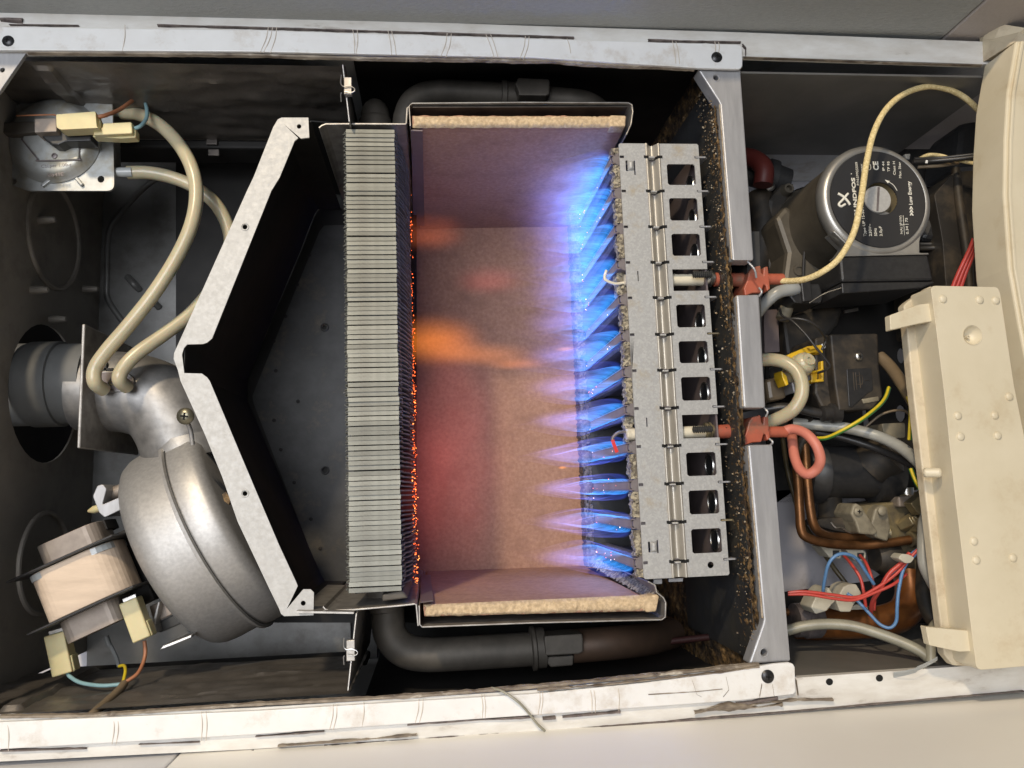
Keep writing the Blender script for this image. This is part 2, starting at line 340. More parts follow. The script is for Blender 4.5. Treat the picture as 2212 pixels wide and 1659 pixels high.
def text_mb(s, start, direc, h, depth=0.00012, normal=(0, 0, 1), bold=0.0, xs=1.0):
    """lettering as thin raised geometry; start = 3-D point at the left of the baseline"""
    c = bpy.data.curves.new("lettering", 'FONT'); c.body = s; c.size = 1.0; c.extrude = 0.01; c.offset = bold; c.resolution_u = 3
    o = bpy.data.objects.new("lettering", c); me = bpy.data.meshes.new_from_object(o)
    dx = Vector(direc).normalized(); dz = Vector(normal); dy = dz.cross(dx)
    k = h / 0.70; st = Vector(start); mb = MB()
    mb.add([st + dx * (v.co.x * k * xs) + dy * (v.co.y * k) + dz * (v.co.z / 0.01 * depth + depth) for v in me.vertices], [tuple(p.vertices) for p in me.polygons])
    bpy.data.objects.remove(o); bpy.data.curves.remove(c); bpy.data.meshes.remove(me)
    return mb
def screw_head(c, axis, r, parent, m=m_screwk, dome=0.45, cross=True, name="screw"):
    mb = MB(); a = Vector(axis).normalized()
    mb.lathe(Vector(c), a, [(-0.002, r * .6), (0, r), (r * .15, r), (r * dome * .8, r * .72), (r * dome, r * .3), (r * dome, 0)], 20)
    o = part(name, mb, m, parent)
    if cross:
        e = a.orthogonal().normalized(); g = a.cross(e); e, g = (e * .8 + g * .6), (g * .8 - e * .6); x = MB()
        for q, p2 in ((e, g), (g, e)): x.obox(Vector(c) + a * (r * dome * .93), q * r * .42, p2 * r * .1, a * r * .12)
        part("recess", x, m_hole, o)
    return o
# =================================================================== the room round the boiler
VT, VB = 0.2495, -0.2115            # the two outer sides of the casing
DB = -0.262                         # back of the casing / wall
wl = MB(); wl.box((-1.2, -1.0, DB - 0.03), (1.2, 1.0, DB)); struct("wall", wl, m_wall)
def cabinet(v, sgn, label, seam_px, ms):
    """side panel of a neighbouring cupboard: a plane v = const that comes forward beside the boiler"""
    us = Pv(seam_px[0], seam_px[1], v).x
    o = thing("side_cabinet", label, "cabinet", (0, v, 0))
    g = 0.0006
    wf = 0.055 if sgn > 0 else 0.34
    a = MB(); a.box((-0.62, v, DB), (us - g, v + sgn * 0.018, wf)); part("side_panel", a, ms[0], o, bev=0.0012)
    b = MB(); b.box((us + g, v - sgn * 0.0004, DB), (0.62, v + sgn * 0.018, wf)); part("side_panel", b, ms[1], o, bev=0.0012)
    s = MB(); s.box((us - g, v + sgn * 0.002, DB), (us + g, v + sgn * 0.004, wf)); part("joint", s, m_seam, o)
    return o
cabinet(VT + 0.0035, 1, "grey grained cabinet side along the top edge of the photo", (2085, 40), (m_cabg, m_cabp))
cabinet(VB - 0.004, -1, "bright cream cabinet side along the bottom edge of the photo", (378, 1637), (m_cabw2, m_cabw))
# =================================================================== casing
cas = thing("boiler_casing", "open white steel boiler casing with grimy sealed rims around all the works", "boiler", (0, 0, DB))
top_o = [(-90, 25), (0, 27.5), (548, 35.5), (1152, 56), (1603, 70), (2123, 90), (2260, 94)]
top_s = [(-90, 50), (0, 51), (548, 60), (1152, 78), (1603, 92)]
top_i = [(-90, 110), (0, 113), (548, 114), (1152, 127), (1600, 148), (2123, 139), (2260, 142)]
bot_o = [(-90, 1648), (0, 1645), (548, 1618), (1152, 1579), (1670, 1541), (1720, 1536), (2212, 1491), (2330, 1480)]
bot_i = [(-90, 1556), (0, 1552), (548, 1529), (1152, 1491), (1670, 1436), (1722, 1464), (2056, 1441), (2330, 1415)]
def vof(px, w=0.0): return [P(x, y, w) for x, y in px]
def strip(a, b, w0, w1):
    m = MB(); m.solid([P(x, y, w0) for x, y in a] + [P(x, y, w0) for x, y in reversed(b)], [], (0, 0, w1 - w0)); return m
# rim lips
m1 = strip(top_o, [(-90, 110), (0, 113), (548, 114), (1152, 127), (1603, 146), (1604, 121.5), (2123, 138.5), (2260, 143)], -0.001, -0.006)
part("upper_rim", m1, m_white_d, cas)
m1 = strip(list(reversed(bot_o)), list(reversed(bot_i)), -0.001, -0.006); part("lower_rim", m1, m_white_d, cas)
# outer skins
sk = MB(); sk.box((-0.36, VT - 0.0012, DB + 0.002), (0.40, VT, -0.004)); part("side_skin", sk, m_white, cas)
sk = MB(); sk.box((-0.36, VB, DB + 0.002), (0.40, VB + 0.0012, -0.004)); part("side_skin", sk, m_white, cas)
# raised front flanges of the sealed chamber
fl_t = [(-90, 57), (0, 58), (548, 65), (1152, 84), (1590, 96), (1599, 98), (1603, 104), (1604, 142), (1599, 148.5), (1590, 149), (1510, 147), (1152, 124), (548, 111), (0, 108), (-90, 107)]
fl = MB(); fl.prism(fl_t, 0.002, -0.0006); part("upper_flange", fl, m_white, cas, bev=0.0005)
fl_b = [(-90, 1565), (0, 1560), (548, 1536), (1152, 1499), (1400, 1474), (1600, 1447), (1670, 1434), (1704, 1431), (1713, 1434), (1717, 1441), (1719, 1494), (1714, 1500), (1600, 1513), (1152, 1545), (548, 1587), (0, 1619), (-90, 1625)]
fl = MB(); fl.prism(fl_b, 0.002, -0.0006); part("lower_flange", fl, m_white, cas, bev=0.0005)
# sealant lines and grimy tape edges, uneven
def ribbon(pts, wpx, w, seed, jitter=0.5, step=9):
    m = MB(); q = random.Random(seed); L = []
    for (x0, y0), (x1, y1) in zip(pts, pts[1:]):
        n = max(1, int(abs(x1 - x0) / step)); L += [(x0 + (x1 - x0) * i / n, y0 + (y1 - y0) * i / n) for i in range(n)]
    L.append(pts[-1]); vs = []; fs = []
    for x, y in L:
        h = wpx * (0.5 + jitter * (noise.noise((x * 0.013, seed, 0)) + 0.6 * noise.noise((x * 0.06, seed, 3))))
        c = P(x, y, w); s = S(x, y, w); h = max(0.12, h) * s
        lift = 0.0006 + 0.0005 * abs(noise.noise((x * 0.03, seed, 9)))
        vs += [c + Vector((0, h, -0.0014)), c + Vector((0, h * .5, lift)), c + Vector((0, -h * .5, lift)), c + Vector((0, -h, -0.0014))]
    for i in range(len(L) - 1):
        for k in range(3): a = i * 4 + k; fs.append((a, a + 4, a + 5, a + 1))
    m.add(vs, fs); return m
sl = MB()
for pts, wp, sd in (([(0, 41), (48, 43)], 8, 1), ([(20, 53), (170, 55)], 2.4, 2), ([(340, 54), (548, 59.5), (1152, 78), (1240, 81)], 4.2, 3), ([(1400, 86), (1480, 89), (1600, 91)], 4, 4),
                    ([(0, 1622), (186, 1617)], 4.5, 5), ([(300, 1608), (430, 1603)], 2, 6), ([(552, 1591), (700, 1580)], 3.5, 7), ([(880, 1565), (1010, 1556), (1152, 1549)], 6, 8), ([(1172, 1553), (1200, 1551)], 7, 18), ([(1215, 1549), (1340, 1538)], 6, 9),
                    ([(1590, 1523), (1680, 1508)], 8, 10), ([(300, 1652), (548, 1622)], 3, 11), ([(700, 1612), (1130, 1584)], 4, 12), ([(1240, 1576), (1640, 1543)], 4, 13), ([(1640, 1543), (2212, 1493)], 2.4, 14), ([(1604, 96), (1611, 104), (1611, 118)], 3, 15)):
    part("sealant_line", ribbon(pts, wp, 0.0004, sd), m_seam, cas)
tp = MB()
for pts, wp, sd in (([(60, 113), (548, 119), (800, 126), (1152, 131), (1330, 141), (1500, 148)], 8, 21), ([(0, 1549), (200, 1546), (548, 1522), (900, 1504), (1152, 1484), (1340, 1466), (1560, 1444), (1640, 1436)], 10, 22), ([(1608, 124), (1760, 129), (1900, 135), (2120, 141)], 2.5, 23)):
    part("tape_edge", ribbon(pts, wp, -0.0005, sd, jitter=0.35), m_tape, cas)
# soiled patch at the lower right corner
pt = MB()
for pts, wp, sd in (([(1400, 1500), (1500, 1494), (1560, 1488)], 2.5, 31), ([(1495, 1470), (1505, 1500), (1515, 1505)], 2, 32), ([(1568, 1462), (1574, 1490), (1562, 1505)], 2.5, 33), ([(1500, 1540), (1560, 1528), (1600, 1527), (1640, 1528), (1690, 1521)], 9, 34), ([(1160, 1491), (1300, 1480), (1420, 1467), (1560, 1452), (1640, 1440)], 5, 37), ([(1585, 1532), (1640, 1520), (1720, 1512), (1800, 1512)], 5, 38), ([(1720, 1470), (1724, 1500)], 5, 39), ([(600, 1612), (760, 1600), (900, 1588)], 5, 40), ([(1645, 1478), (1640, 1505)], 3, 35), ([(1668, 1478), (1672, 1505)], 3, 36)):
    part("grime", ribbon(pts, wp, 0.0018, sd, jitter=0.8, step=5), m_tape, cas)
# strands of clear glue that cross the flanges (the cable-tie like threads)
def strand(x0, y0, x1, y1, r=0.9):
    m = MB(); m.tube([P(x0, y0, 0.0016), P(x0 + (x1 - x0) * .4 + 2, y0 + (y1 - y0) * .45, 0.0024), P(x1, y1, 0.0018)], r * S(x0, y0), 6, sub=4); return m
gl = MB()
for x, y0, y1, dx in ((270, 56, 108, -6), (580, 60, 110, -18), (589, 61, 110, -20), (598, 60, 111, -14), (762, 66, 112, 4), (772, 67, 113, -3), (838, 68, 115, 8), (846, 70, 115, 10), (966, 74, 119, -14), (975, 75, 120, -12), (1050, 77, 121, 18), (1060, 77, 121, 16), (1135, 80, 124, -12), (1143, 81, 125, -12), (1225, 86, 112, 8), (1452, 90, 134, 8), (1460, 92, 135, 8), (1544, 92, 112, 0), (1552, 93, 112, 0)):
    s = strand(x, y0 - 2, x + dx, y1 + 4); gl.add(s.v, s.f)
for x, y0, y1, dx in ((16, 1560, 1622, 2), (246, 1552, 1608, -4), (255, 1552, 1608, -4), (435, 1537, 1600, 0), (445, 1536, 1600, 0), (720, 1521, 1577, -8), (728, 1521, 1577, -8), (786, 1516, 1570, -4), (905, 1510, 1562, -8), (914, 1509, 1562, -8), (1040, 1500, 1552, 2), (1046, 1500, 1552, 2), (1166, 1492, 1545, -4), (1172, 1491, 1545, -4), (1275, 1486, 1540, 4), (1282, 1486, 1540, 4), (1335, 1482, 1535, 2)):
    s = strand(x, y0, x + dx, y1); gl.add(s.v, s.f)
part("glue_strand", gl, m_glue, cas, kind="stuff")
# screws of the front flanges
for x, y, r in ((18, 89, 13), (1548, 124, 11.5), (1658, 1461, 13.5)):
    screw_head(P(x, y, 0.002), (0, 0, 1), r * S(x, y), cas)
for x, y in ((1792, 1473), (1900, 1465)):
    hm = MB(); hm.prism(circ(x, y, 7.5), -0.0007, -0.003); part("screw_hole", hm, m_hole, cas)
# ------------------------------------------------ inside: walls of the fan compartment
UL = P(-118, 800, 0).x; UD = P(745, 200, 0).x - 0.0; UF = P(1612, 800, 0).x; UR = P(2260, 800, 0).x
v_t = P(600, 124, 0).y - 0.0005; v_b = P(600, 1520, 0).y
WB = -0.212
hole_flue = Pu(100, 850, UL); r_flue = abs(Pu(100, 1000, UL).y - Pu(100, 700, UL).y) / 2
es = MB(); es.box((UL - .03, v_b, -.245), (UL - .028, v_t, -.006)); part("dark_backing", es, m_soot, cas)  # black sheet added behind the flue opening; its shade is put into the colour
tw = MB(); tw.solid([(UL, v_t, -0.006), (UL, v_b, -0.006), (UL, v_b, WB), (UL, v_t, WB)],
    [[(UL, hole_flue.y + r_flue * math.cos(a * math.pi / 18), hole_flue.z + r_flue * math.sin(a * math.pi / 18)) for a in range(36)]], (-0.0015, 0, 0))
part("end_wall", tw, m_endw, cas)
for (x, y, yr) in ((117, 510, 112), (95, 1215, 108)):               # pressed knock-outs
    c = Pu(x, y, UL); rr = abs(Pu(x, y + yr, UL).y - c.y); k = MB()
    k.tube([c + Vector((0.0004, rr * math.cos(a * math.pi / 20), rr * math.sin(a * math.pi / 20))) for a in range(41)], 0.0022, 8, smooth=False)
    part("knock_out", k, m_endw, cas)
for x, y in ((105, 475), (310 / 3.67, 790 / 3.67 + 411), (225, 625), (60, 890), (135, 690)):
    c = Pu(x * 0.8, y, UL); k = MB(); k.lathe(c, (1, 0, 0), [(0, .0032), (.006, .003), (.012, .0022), (.0125, .0005)], 12); part("stud", k, m_endw, cas)
# foil lined sides, crinkled
def foil(v, sgn, w1):
    m = MB()
    def fn(a, b):
        u = UL + (UD - UL) * a; w = -0.005 + (w1 + 0.005) * b
        d = 0.0016 * noise.noise((u * 22, w * 70, sgn)) + 0.0007 * noise.noise((u * 30 + 5, w * 90, sgn)) + .0011 * max(0, 1 - abs(w + .028 + .010 * noise.noise((u * 14, 3, sgn))) * 900) + .0010 * max(0, 1 - abs(w + .066 + .016 * noise.noise((u * 9, 7, sgn))) * 900) + 0.001 * abs(noise.noise((u * 60, w * 60, 4)))
        if abs(u - P(220, 200, -.1).x) < 0.006: d += 0.003
        return (u, v - sgn * (0.0022 + d * (1 if 0.05 < b < .98 else .1)), w)
    m.grid(fn, 110, 46); return m
part("foil_lining", foil(v_t, 1, -0.118), m_foil, cas); part("foil_lining", foil(v_b, -1, -0.118), m_foil, cas)
bp = MB(); bp.box((UL, VB + .002, WB - 0.002), (UD, VT - .002, WB)); part("back_panel", bp, m_soot2, cas)
gp = [(205, 318), (744, 330), (760, 1436), (186, 1446)]
pp = MB(); pp.prism(gp, WB + 0.004, WB + 0.0002); part("grey_plate", pp, m_grey, cas, bev=0.001)
bead = MB(); bead.tube([P(x, y, WB + 0.0035) for x, y in ((420, 384), (352, 384), (310, 408), (260, 462), (240, 490), (233, 530), (232, 600), (232, 640), (246, 668), (270, 700))], 0.0028, 10)
part("pressed_bead", bead, m_grey, cas)
for x, y in ((288, 612), (330, 650)):
    k = MB(); k.tube([P(x - 12, y - 14, WB + .004), P(x, y, WB + .009), P(x + 14, y + 14, WB + .004)], 0.003, 8); part("pressed_tab", k, m_grey, cas)
rl = MB(); rl.box((UL, P(400, 322, -.122).y, -.150), (UD, P(400, 299, -.119).y, -.120)); part("side_rail", rl, m_soot, cas, bev=.002)
rl = MB(); rl.box((UL, P(400, 1462, -.119).y, -.150), (UD, P(400, 1442, -.122).y, -.120)); part("side_rail", rl, m_soot, cas, bev=.002)
for x, y in ((458, 306), (462, 330), (818 / 3.67 + 225, 1442), (450, 1470)):
    k = MB(); k.obox(P(x, y, -.1185), (.0045, 0, 0), (0, .0028, 0), (0, 0, .0012)); part("rail_clip", k, m_sheetd, cas, bev=.0006)
# divider plates beside the heat exchanger, with wire clips
def divider(px0, px1, v0, v1, clip, sgn):
    u0 = P(*px0, 0).x; u1 = P(*px1, -.012).x; m = MB()
    m.solid([(u0, v0, -.004), (u1, v1, -.012), (u1 + .0010, v1, -.012), (u0 + .0010, v0, -.004)], [], (0, 0, -.15))
    o = part("divider_plate", m, m_sheet, cas, bev=.0003)
    x, y = clip; w = -.003; k = MB()
    for pts in ([(x - 9, y - 22), (x - 10, y - 4), (x - 4, y + 3), (x + 8, y + 2), (x + 18, y + 6), (x + 20, y + 12), (x + 12, y + 16), (x - 2, y + 14)], [(x - 8, y + 16), (x - 10, y + 20), (x - 9, y + 36)]):
        k.tpx([(a, b, w) for a, b in pts], 1.3, 6)
    part("wire_clip", k, m_steel, o)
    b = MB(); b.obox(P(x + 6, y + 4, -.006), (.0026, 0, 0), (0, .0062, 0), (0, 0, .002)); part("clip_plate", b, m_sheet, o, bev=.0004)
divider((737, 132), (753, 263), P(737, 132, 0).y, P(753, 263, -.012).y, (746, 184), 1)
divider((748, 1496), (768, 1325), P(748, 1496, 0).y, P(768, 1325, -.012).y, (752, 1400), -1)
sh = MB(); sh.prism([(640, 1320), (764, 1322), (764, 1326), (640, 1324)], -.012, -.15); part("divider_plate", sh, m_sheet, cas)
# ------------------------------------------------ burner compartment: black sides, rusty floor, front rails
sd = MB(); sd.box((UD + .002, VT - .0035, DB), (UF, VT - .002, -.007)); part("side_lining", sd, m_soot, cas)
sd = MB(); sd.box((UD + .002, VB + .002, DB), (UF, VB + .0035, -.007)); part("side_lining", sd, m_soot, cas)
bk = MB(); bk.box((UD + .002, VB + .002, DB), (UF, VT - .002, DB + .0015)); part("back_lining", bk, m_soot, cas)
u_fl0 = P(1560, 300, -.006).x; u_fl1 = P(1640, 1300, -.006).x; UFL = (u_fl0 + u_fl1) / 2
fr = MB()
def ffn(a, b):
    v = VB + .004 + (VT - VB - .008) * a; w = -.007 - .25 * b
    x = UFL - .0012 * noise.noise((v * 60, w * 60, 2)) - .0022 * abs(noise.noise((v * 170, w * 170, 7))) - .0018 * abs(noise.noise((v * 420, w * 420, 5)))
    return (x, v, w)
fr.grid(ffn, 260, 150); part("rusty_floor", fr, m_rust, cas)
cr_ = MB()
def cfn(a, b):
    v = v_b + .003 + (v_t - v_b - .006) * a; wid = .016 + .012 * noise.noise((v * 28, 1, 2)) + .008 * noise.noise((v * 90, 4, 2)) + .014 * (1 - a)
    w = -.008 - max(.003, wid) * b
    x = UFL - .002 - .0016 * abs(noise.noise((v * 140, w * 140, 3))) - .0014 * noise.noise((v * 420, w * 420, 5)) + .004 * max(0, b - .75)
    return (x, v, w)
cr_.grid(cfn, 300, 14); part("rust_crust", cr_, m_crust, cas, ang=80)
def flakes(n, seed, lo, hi, bias):
    q = random.Random(seed); m = MB()
    for _ in range(n):
        v = v_b + .004 + (v_t - v_b - .008) * (1 - q.random() ** bias); w = -.008 - lo - (hi - lo) * q.random() ** 1.8
        c = Vector((UFL - .0040 - .002 * q.random(), v, w)); s = .0003 + .0009 * q.random() ** 2
        a = Vector((q.uniform(-1, 1), q.uniform(-1, 1), q.uniform(-1, 1))).normalized(); b = a.orthogonal().normalized()
        m.add([c - a * s, c + b * s * .8, c + a * s * .9, c - b * s * .7 + a.cross(b) * s * .5], [(0, 1, 3), (1, 2, 3)])
    return m
part("rust_flakes", flakes(420, 3, .0, .026, 2.2), m_flake, cas, kind="stuff", recalc=False)
part("brown_flakes", flakes(500, 4, .0, .03, 1.4), m_flaked, cas, kind="stuff", recalc=False)
# rails: two gussets and three straight pieces
def rail(front, w0=-.002, w1=-.014, lip=True, holes=()):
    m = MB(); m.prism(front, w0, w1, holes); return part("front_rail", m, m_bracket, cas, bev=.0012)
rail([(1508, 149), (1600, 149), (1601, 170), (1628, 556), (1627, 562), (1583, 562), (1556, 225), (1552, 217)], holes=[circ(1547, 168, 5.5, 12)])
rail([(1591, 637), (1640, 636), (1654, 877), (1653, 881), (1607, 881)])
rail([(1616, 961), (1668, 960), (1707, 1429), (1618, 1434), (1648, 1348), (1650, 1338)], holes=[circ(1651, 1410, 7, 12)])
for a, b in (((1556, 226), (1582, 560)), ((1592, 640), (1606, 878)), ((1617, 965), (1648, 1335))):   # folded edge
    e = MB(); e.tpx([(a[0] - 1, a[1], -.0035), (b[0] - 1, b[1], -.0035)], 2.2, 8, smooth=False); part("folded_edge", e, m_flake, cas)
for a, b in (((1612, 562), (1640, 600)), ((1640, 622), (1645, 640)), ((1650, 880), (1660, 900)), ((1662, 948), (1670, 962))):
    e = MB(); e.tpx([(a[0], a[1], -.006), ((a[0] + b[0]) / 2 + 3, (a[1] + b[1]) / 2, -.004), (b[0] - 6, b[1], -.006)], 2.2, 8); part("cut_edge", e, m_bracket, cas)
for x, y, r in ((1547, 168, 8), (1651, 1410, 10)):
    e = MB(); c = P(x, y, -.0022); rr = r * S(x, y); e.tube([c + Vector((rr * math.cos(a * math.pi / 12), rr * math.sin(a * math.pi / 12), 0)) for a in range(25)], rr * .18, 6, smooth=False); part("rivet_ring", e, m_bracket, cas)
# corner gusset at the top left
g = MB(); g.prism([(-60, 112), (57, 113), (0, 196), (-60, 260)], -.002, -.005, [circ(5, 151, 5, 10)]); part("corner_gusset", g, m_bracket, cas, bev=.0008)
g = MB(); g.prism([(-90, 100), (-28, 110), (-28, 1560), (-90, 1560)], -.0012, -.006); part("end_rim", g, m_white, cas)
# ------------------------------------------------ hydraulic compartment
sp = MB(); sp.box((UF + .004, v_t - .0015, -.140), (UR, v_t, -.006)); part("side_lining", sp, m_greyd, cas)
v_b2 = P(1850, 1462, 0).y
sp = MB(); sp.box((UF + .004, v_b2, -.150), (UR, v_b2 + .0015, -.006)); part("side_lining", sp, m_greyd, cas)
sp = MB(); sp.solid([P(x, y, -.152) for x, y in ((1900, 322), (2025, 322), (2140, 232), (2240, 225), (2240, 420), (1990, 420))], [], (0, 0, -.004)); part("frame_plate", sp, m_soot, cas)
sp = MB(); sp.solid([P(x, y, -.02) for x, y in ((1612, 500), (1640, 500), (1650, 880), (1622, 880))], [], (0, 0, -.10)); part("floor_underside", sp, m_soot2, cas)
fp = MB(); fp.box((UF - .004, v_b + .004, -.15), (UF - .002, v_t - .004, -.012)); part("floor_plate", fp, m_soot2, cas)
w3 = thing("tie_wire", "bent grey wire end lying over the lower white rim", "wire", P(1105, 1490, .002),
    mb=MB().tpx([(1062, 1486, -.002), (1085, 1493, .003), (1118, 1515, .006), (1140, 1538, .005), (1160, 1563, .0045), (1177, 1579, .003)], 2.7, 8), m=m_kcab)
# =================================================================== flue hood
hood = thing("flue_hood", "V shaped black flue collector hood with bare metal front flange", "flue hood", P(500, 800, -.1))
outer = [(608, 254), (600, 258), (590, 275), (548, 382), (534, 411), (376, 763), (375, 775), (384, 799), (390, 823), (442, 937), (480, 1030), (513, 1126), (581, 1270), (603, 1315), (607, 1326), (614, 1331)]
WH = -.018
flg = [(608, 254), (666, 254), (668, 297), (650, 299), (613, 268), (644, 298), (636, 305), (604, 383), (586, 412), (458, 731), (447, 740), (438, 743), (404, 744), (397, 752), (393, 766), (398, 806), (436, 807), (447, 815), (453, 823), (477, 880), (518, 978), (554, 1063), (603, 1178), (640, 1258), (643, 1266), (619, 1316), (655, 1273), (671, 1273), (678, 1280), (677, 1329), (614, 1331)]
full = flg + list(reversed(outer[1:-1]))
f = MB(); f.prism(full, WH, WH - .0012, [circ(529, 490, 5.5, 12), circ(529, 1066, 5.5, 12), circ(646, 273, 5, 12), circ(655, 1303, 5.5, 12)])
part("front_flange", f, m_alu, hood)
for x, y in ((529, 490), (529, 1066)):
    e = MB(); c = P(x, y, WH); rr = 8 * S(x, y, WH); e.tube([c + Vector((rr * math.cos(a * math.pi / 12), rr * math.sin(a * math.pi / 12), 0)) for a in range(25)], rr * .2, 6, smooth=False); part("hole_rim", e, m_alu, hood)
wall = MB(); WHB = -.186
def sweep(pts, w0, w1, t, closed=False):
    """thin sheet that follows a pixel line (on plane w0) and runs straight back to w1"""
    a = [P(x, y, w0) for x, y in pts]; n = []
    for i in range(len(a)):
        d = (a[min(i + 1, len(a) - 1)] - a[max(i - 1, 0)]).normalized(); n.append(Vector((-d.y, d.x, 0)) * t)
    m = MB(); k = len(a); b = [p + q for p, q in zip(a, n)]; dz = Vector((0, 0, w1 - w0)); vs = a + b + [p + dz for p in a] + [p + dz for p in b]; fs = []
    for i in range(k - 1):
        j = i + 1; fs += [(i, j, j + k, i + k), (i, j, j + 2 * k, i + 2 * k), (i + k, j + k, j + 3 * k, i + 3 * k), (i + 2 * k, j + 2 * k, j + 3 * k, i + 3 * k)]
    fs += [(0, k, 3 * k, 2 * k), (k - 1, 2 * k - 1, 4 * k - 1, 3 * k - 1)]
    return m.add(vs, fs)
o2 = [(668, 256), (608, 256), (592, 278), (550, 384), (378, 765), (377, 776), (392, 823), (444, 937), (482, 1030), (515, 1126), (583, 1268), (606, 1316), (614, 1329), (672, 1328)]
q = sweep(o2, WH - .0012, WHB, .0010); part("side_wall", q, m_soot, hood)
inn = [(668, 299), (640, 306), (455, 742), (452, 815), (642, 1262), (672, 1276)]
q = sweep([(672, 262), (668, 262), (602, 262), (590, 290), (398, 745), (397, 800), (606, 1302), (618, 1322), (680, 1322)], WH - .002, WHB, .0006); part("inner_skin", q, m_soot, hood)
q = MB(); q.prism([(700, 487), (770, 485), (780, 1275), (712, 1275), (690, 1240), (548, 872), (545, 856), (552, 838), (690, 500)], WHB, WHB - .002, [circ(701, 707, 5, 12), circ(702, 1016, 6, 12)])
bkp = part("back_plate", q, m_hoodb, hood)
for x, y in ((701, 707), (702, 1016)):
    e = MB(); c = P(x, y, WHB + .0003); rr = 8 * S(x, y, WHB); e.tube([c + Vector((rr * math.cos(a * math.pi / 12), rr * math.sin(a * math.pi / 12), 0)) for a in range(25)], rr * .22, 6, smooth=False); part("hole_rim", e, m_soot2, bkp)
for x, y in ((668, 551), (642, 615), (617, 683), (591, 737), (596, 801), (592, 908), (607, 971), (636, 1042), (672, 1121), (692, 1185), (644, 867)):
    e = MB(); e.lathe(P(x, y, WHB - .0001), (0, 0, 1), [(0, 4.5 * S(x, y, WHB)), (.0006, 4.2 * S(x, y, WHB)), (.0010, .0005)], 10); part("rivet", e, m_soot, bkp)
for yy, s in ((262, 1), (1322, -1)):
    q = sweep([(668, yy), (760, yy + 8 * s)], WH - .03, WHB, .0008); part("end_wall", q, m_soot, hood)
q = MB(); q.prism([(380, 240), (900, 240), (900, 1345), (380, 1345)], WHB - .003, WHB - .005); part("rear_wall", q, m_soot, hood)
q = MB(); q.prism([(480, 1068), (488, 1062), (498, 1078), (494, 1090), (484, 1082)], WH + .0002 - .004, WH - .010); part("rust_spot", q, m_rust, hood)
# =================================================================== combustion chamber
ch = thing("combustion_chamber", "sheet metal combustion chamber lined with tan ceramic fibre boards", "combustion chamber", P(1130, 790, -.2))
WC = -.02; WCB = -.234
tp1 = [(690, 277), (696, 272), (704, 269), (760, 268.5), (876, 269), (879, 266), (881, 234), (886, 230)]
bt1 = [(699, 1309), (704, 1315), (712, 1317.5), (770, 1315), (860, 1307), (896, 1303), (901, 1306), (905, 1352)]
part("collar_sheet", sweep(tp1, WC, WCB, .0010), m_sheet, ch, bev=.0002); part("collar_sheet", sweep(bt1, WC, WCB, -.0010), m_sheet, ch, bev=.0002)
t2 = [(888, 272), (885, 229), (890, 224), (1130, 222), (1358, 223), (1364, 226), (1366, 240), (1362, 268), (1352, 290)]
b2 = [(907, 1308), (908, 1349), (912, 1353), (1150, 1344), (1430, 1337), (1436, 1333), (1437, 1302), (1432, 1292), (1418, 1281), (1414, 1265), (1400, 1258)]
part("outer_sheet", sweep(t2, WC + .001, WCB, .0009), m_sheet, ch, bev=.0002); part("outer_sheet", sweep(b2, WC + .001, WCB, -.0009), m_sheet, ch, bev=.0002)
part("top_lining", sweep([(892, 232), (1356, 231)], WC - .001, WCB, .0004), m_sheetd, ch)
# boards with chipped front edges
def board(px_t, px_b, w0, w1, name, seed):
    """front strip between two pixel lines; its edge is nibbled"""
    m = MB(); n = 150; a = [P(px_t[0][0] + (px_t[1][0] - px_t[0][0]) * i / n, px_t[0][1] + (px_t[1][1] - px_t[0][1]) * i / n, w0) for i in range(n + 1)]
    b = [P(px_b[0][0] + (px_b[1][0] - px_b[0][0]) * i / n, px_b[0][1] + (px_b[1][1] - px_b[0][1]) * i / n, w0) for i in range(n + 1)]
    K = 8; vs = []; fs = []
    prof = [(0, w1), (0, w0 - .004), (.03, w0)] + [(j / (K - 1), w0) for j in range(1, K - 1)] + [(.97, w0), (1, w0 - .004), (1, w1)]
    m2 = len(prof)
    for i in range(n + 1):
        for j, (t, w) in enumerate(prof):
            p = a[i].lerp(b[i], t); w_ = w
            if 1 < j < m2 - 2: w_ = w0 - .0012 * abs(noise.noise((p.x * 180, p.y * 180, seed))) - .002 * max(0, noise.noise((p.x * 70, t * 3, seed + 4)))
            if j in (2, m2 - 3, 1, m2 - 2): w_ -= .0012 + .002 * noise.noise((p.x * 120, j, seed)); 
            vs.append(Vector((p.x, p.y, w_)))
    for i in range(n):
        for j in range(m2): k = (j + 1) % m2; fs.append((i * m2 + j, i * m2 + k, (i + 1) * m2 + k, (i + 1) * m2 + j))
    fs += [tuple(range(m2)), tuple(n * m2 + j for j in range(m2))]
    return m.add(vs, fs)
tb = board(((890, 247), (1353, 248)), ((891, 273), (1351, 273)), WC - .001, WCB, "b", 1)
topb = part("fibre_board", tb, m_board, ch, ang=50)
bb = board(((914, 1307), (1388, 1288)), ((917, 1333), (1416, 1321)), WC - .001, WCB, "b", 2)
botb = part("fibre_board", bb, m_board, ch, ang=50)
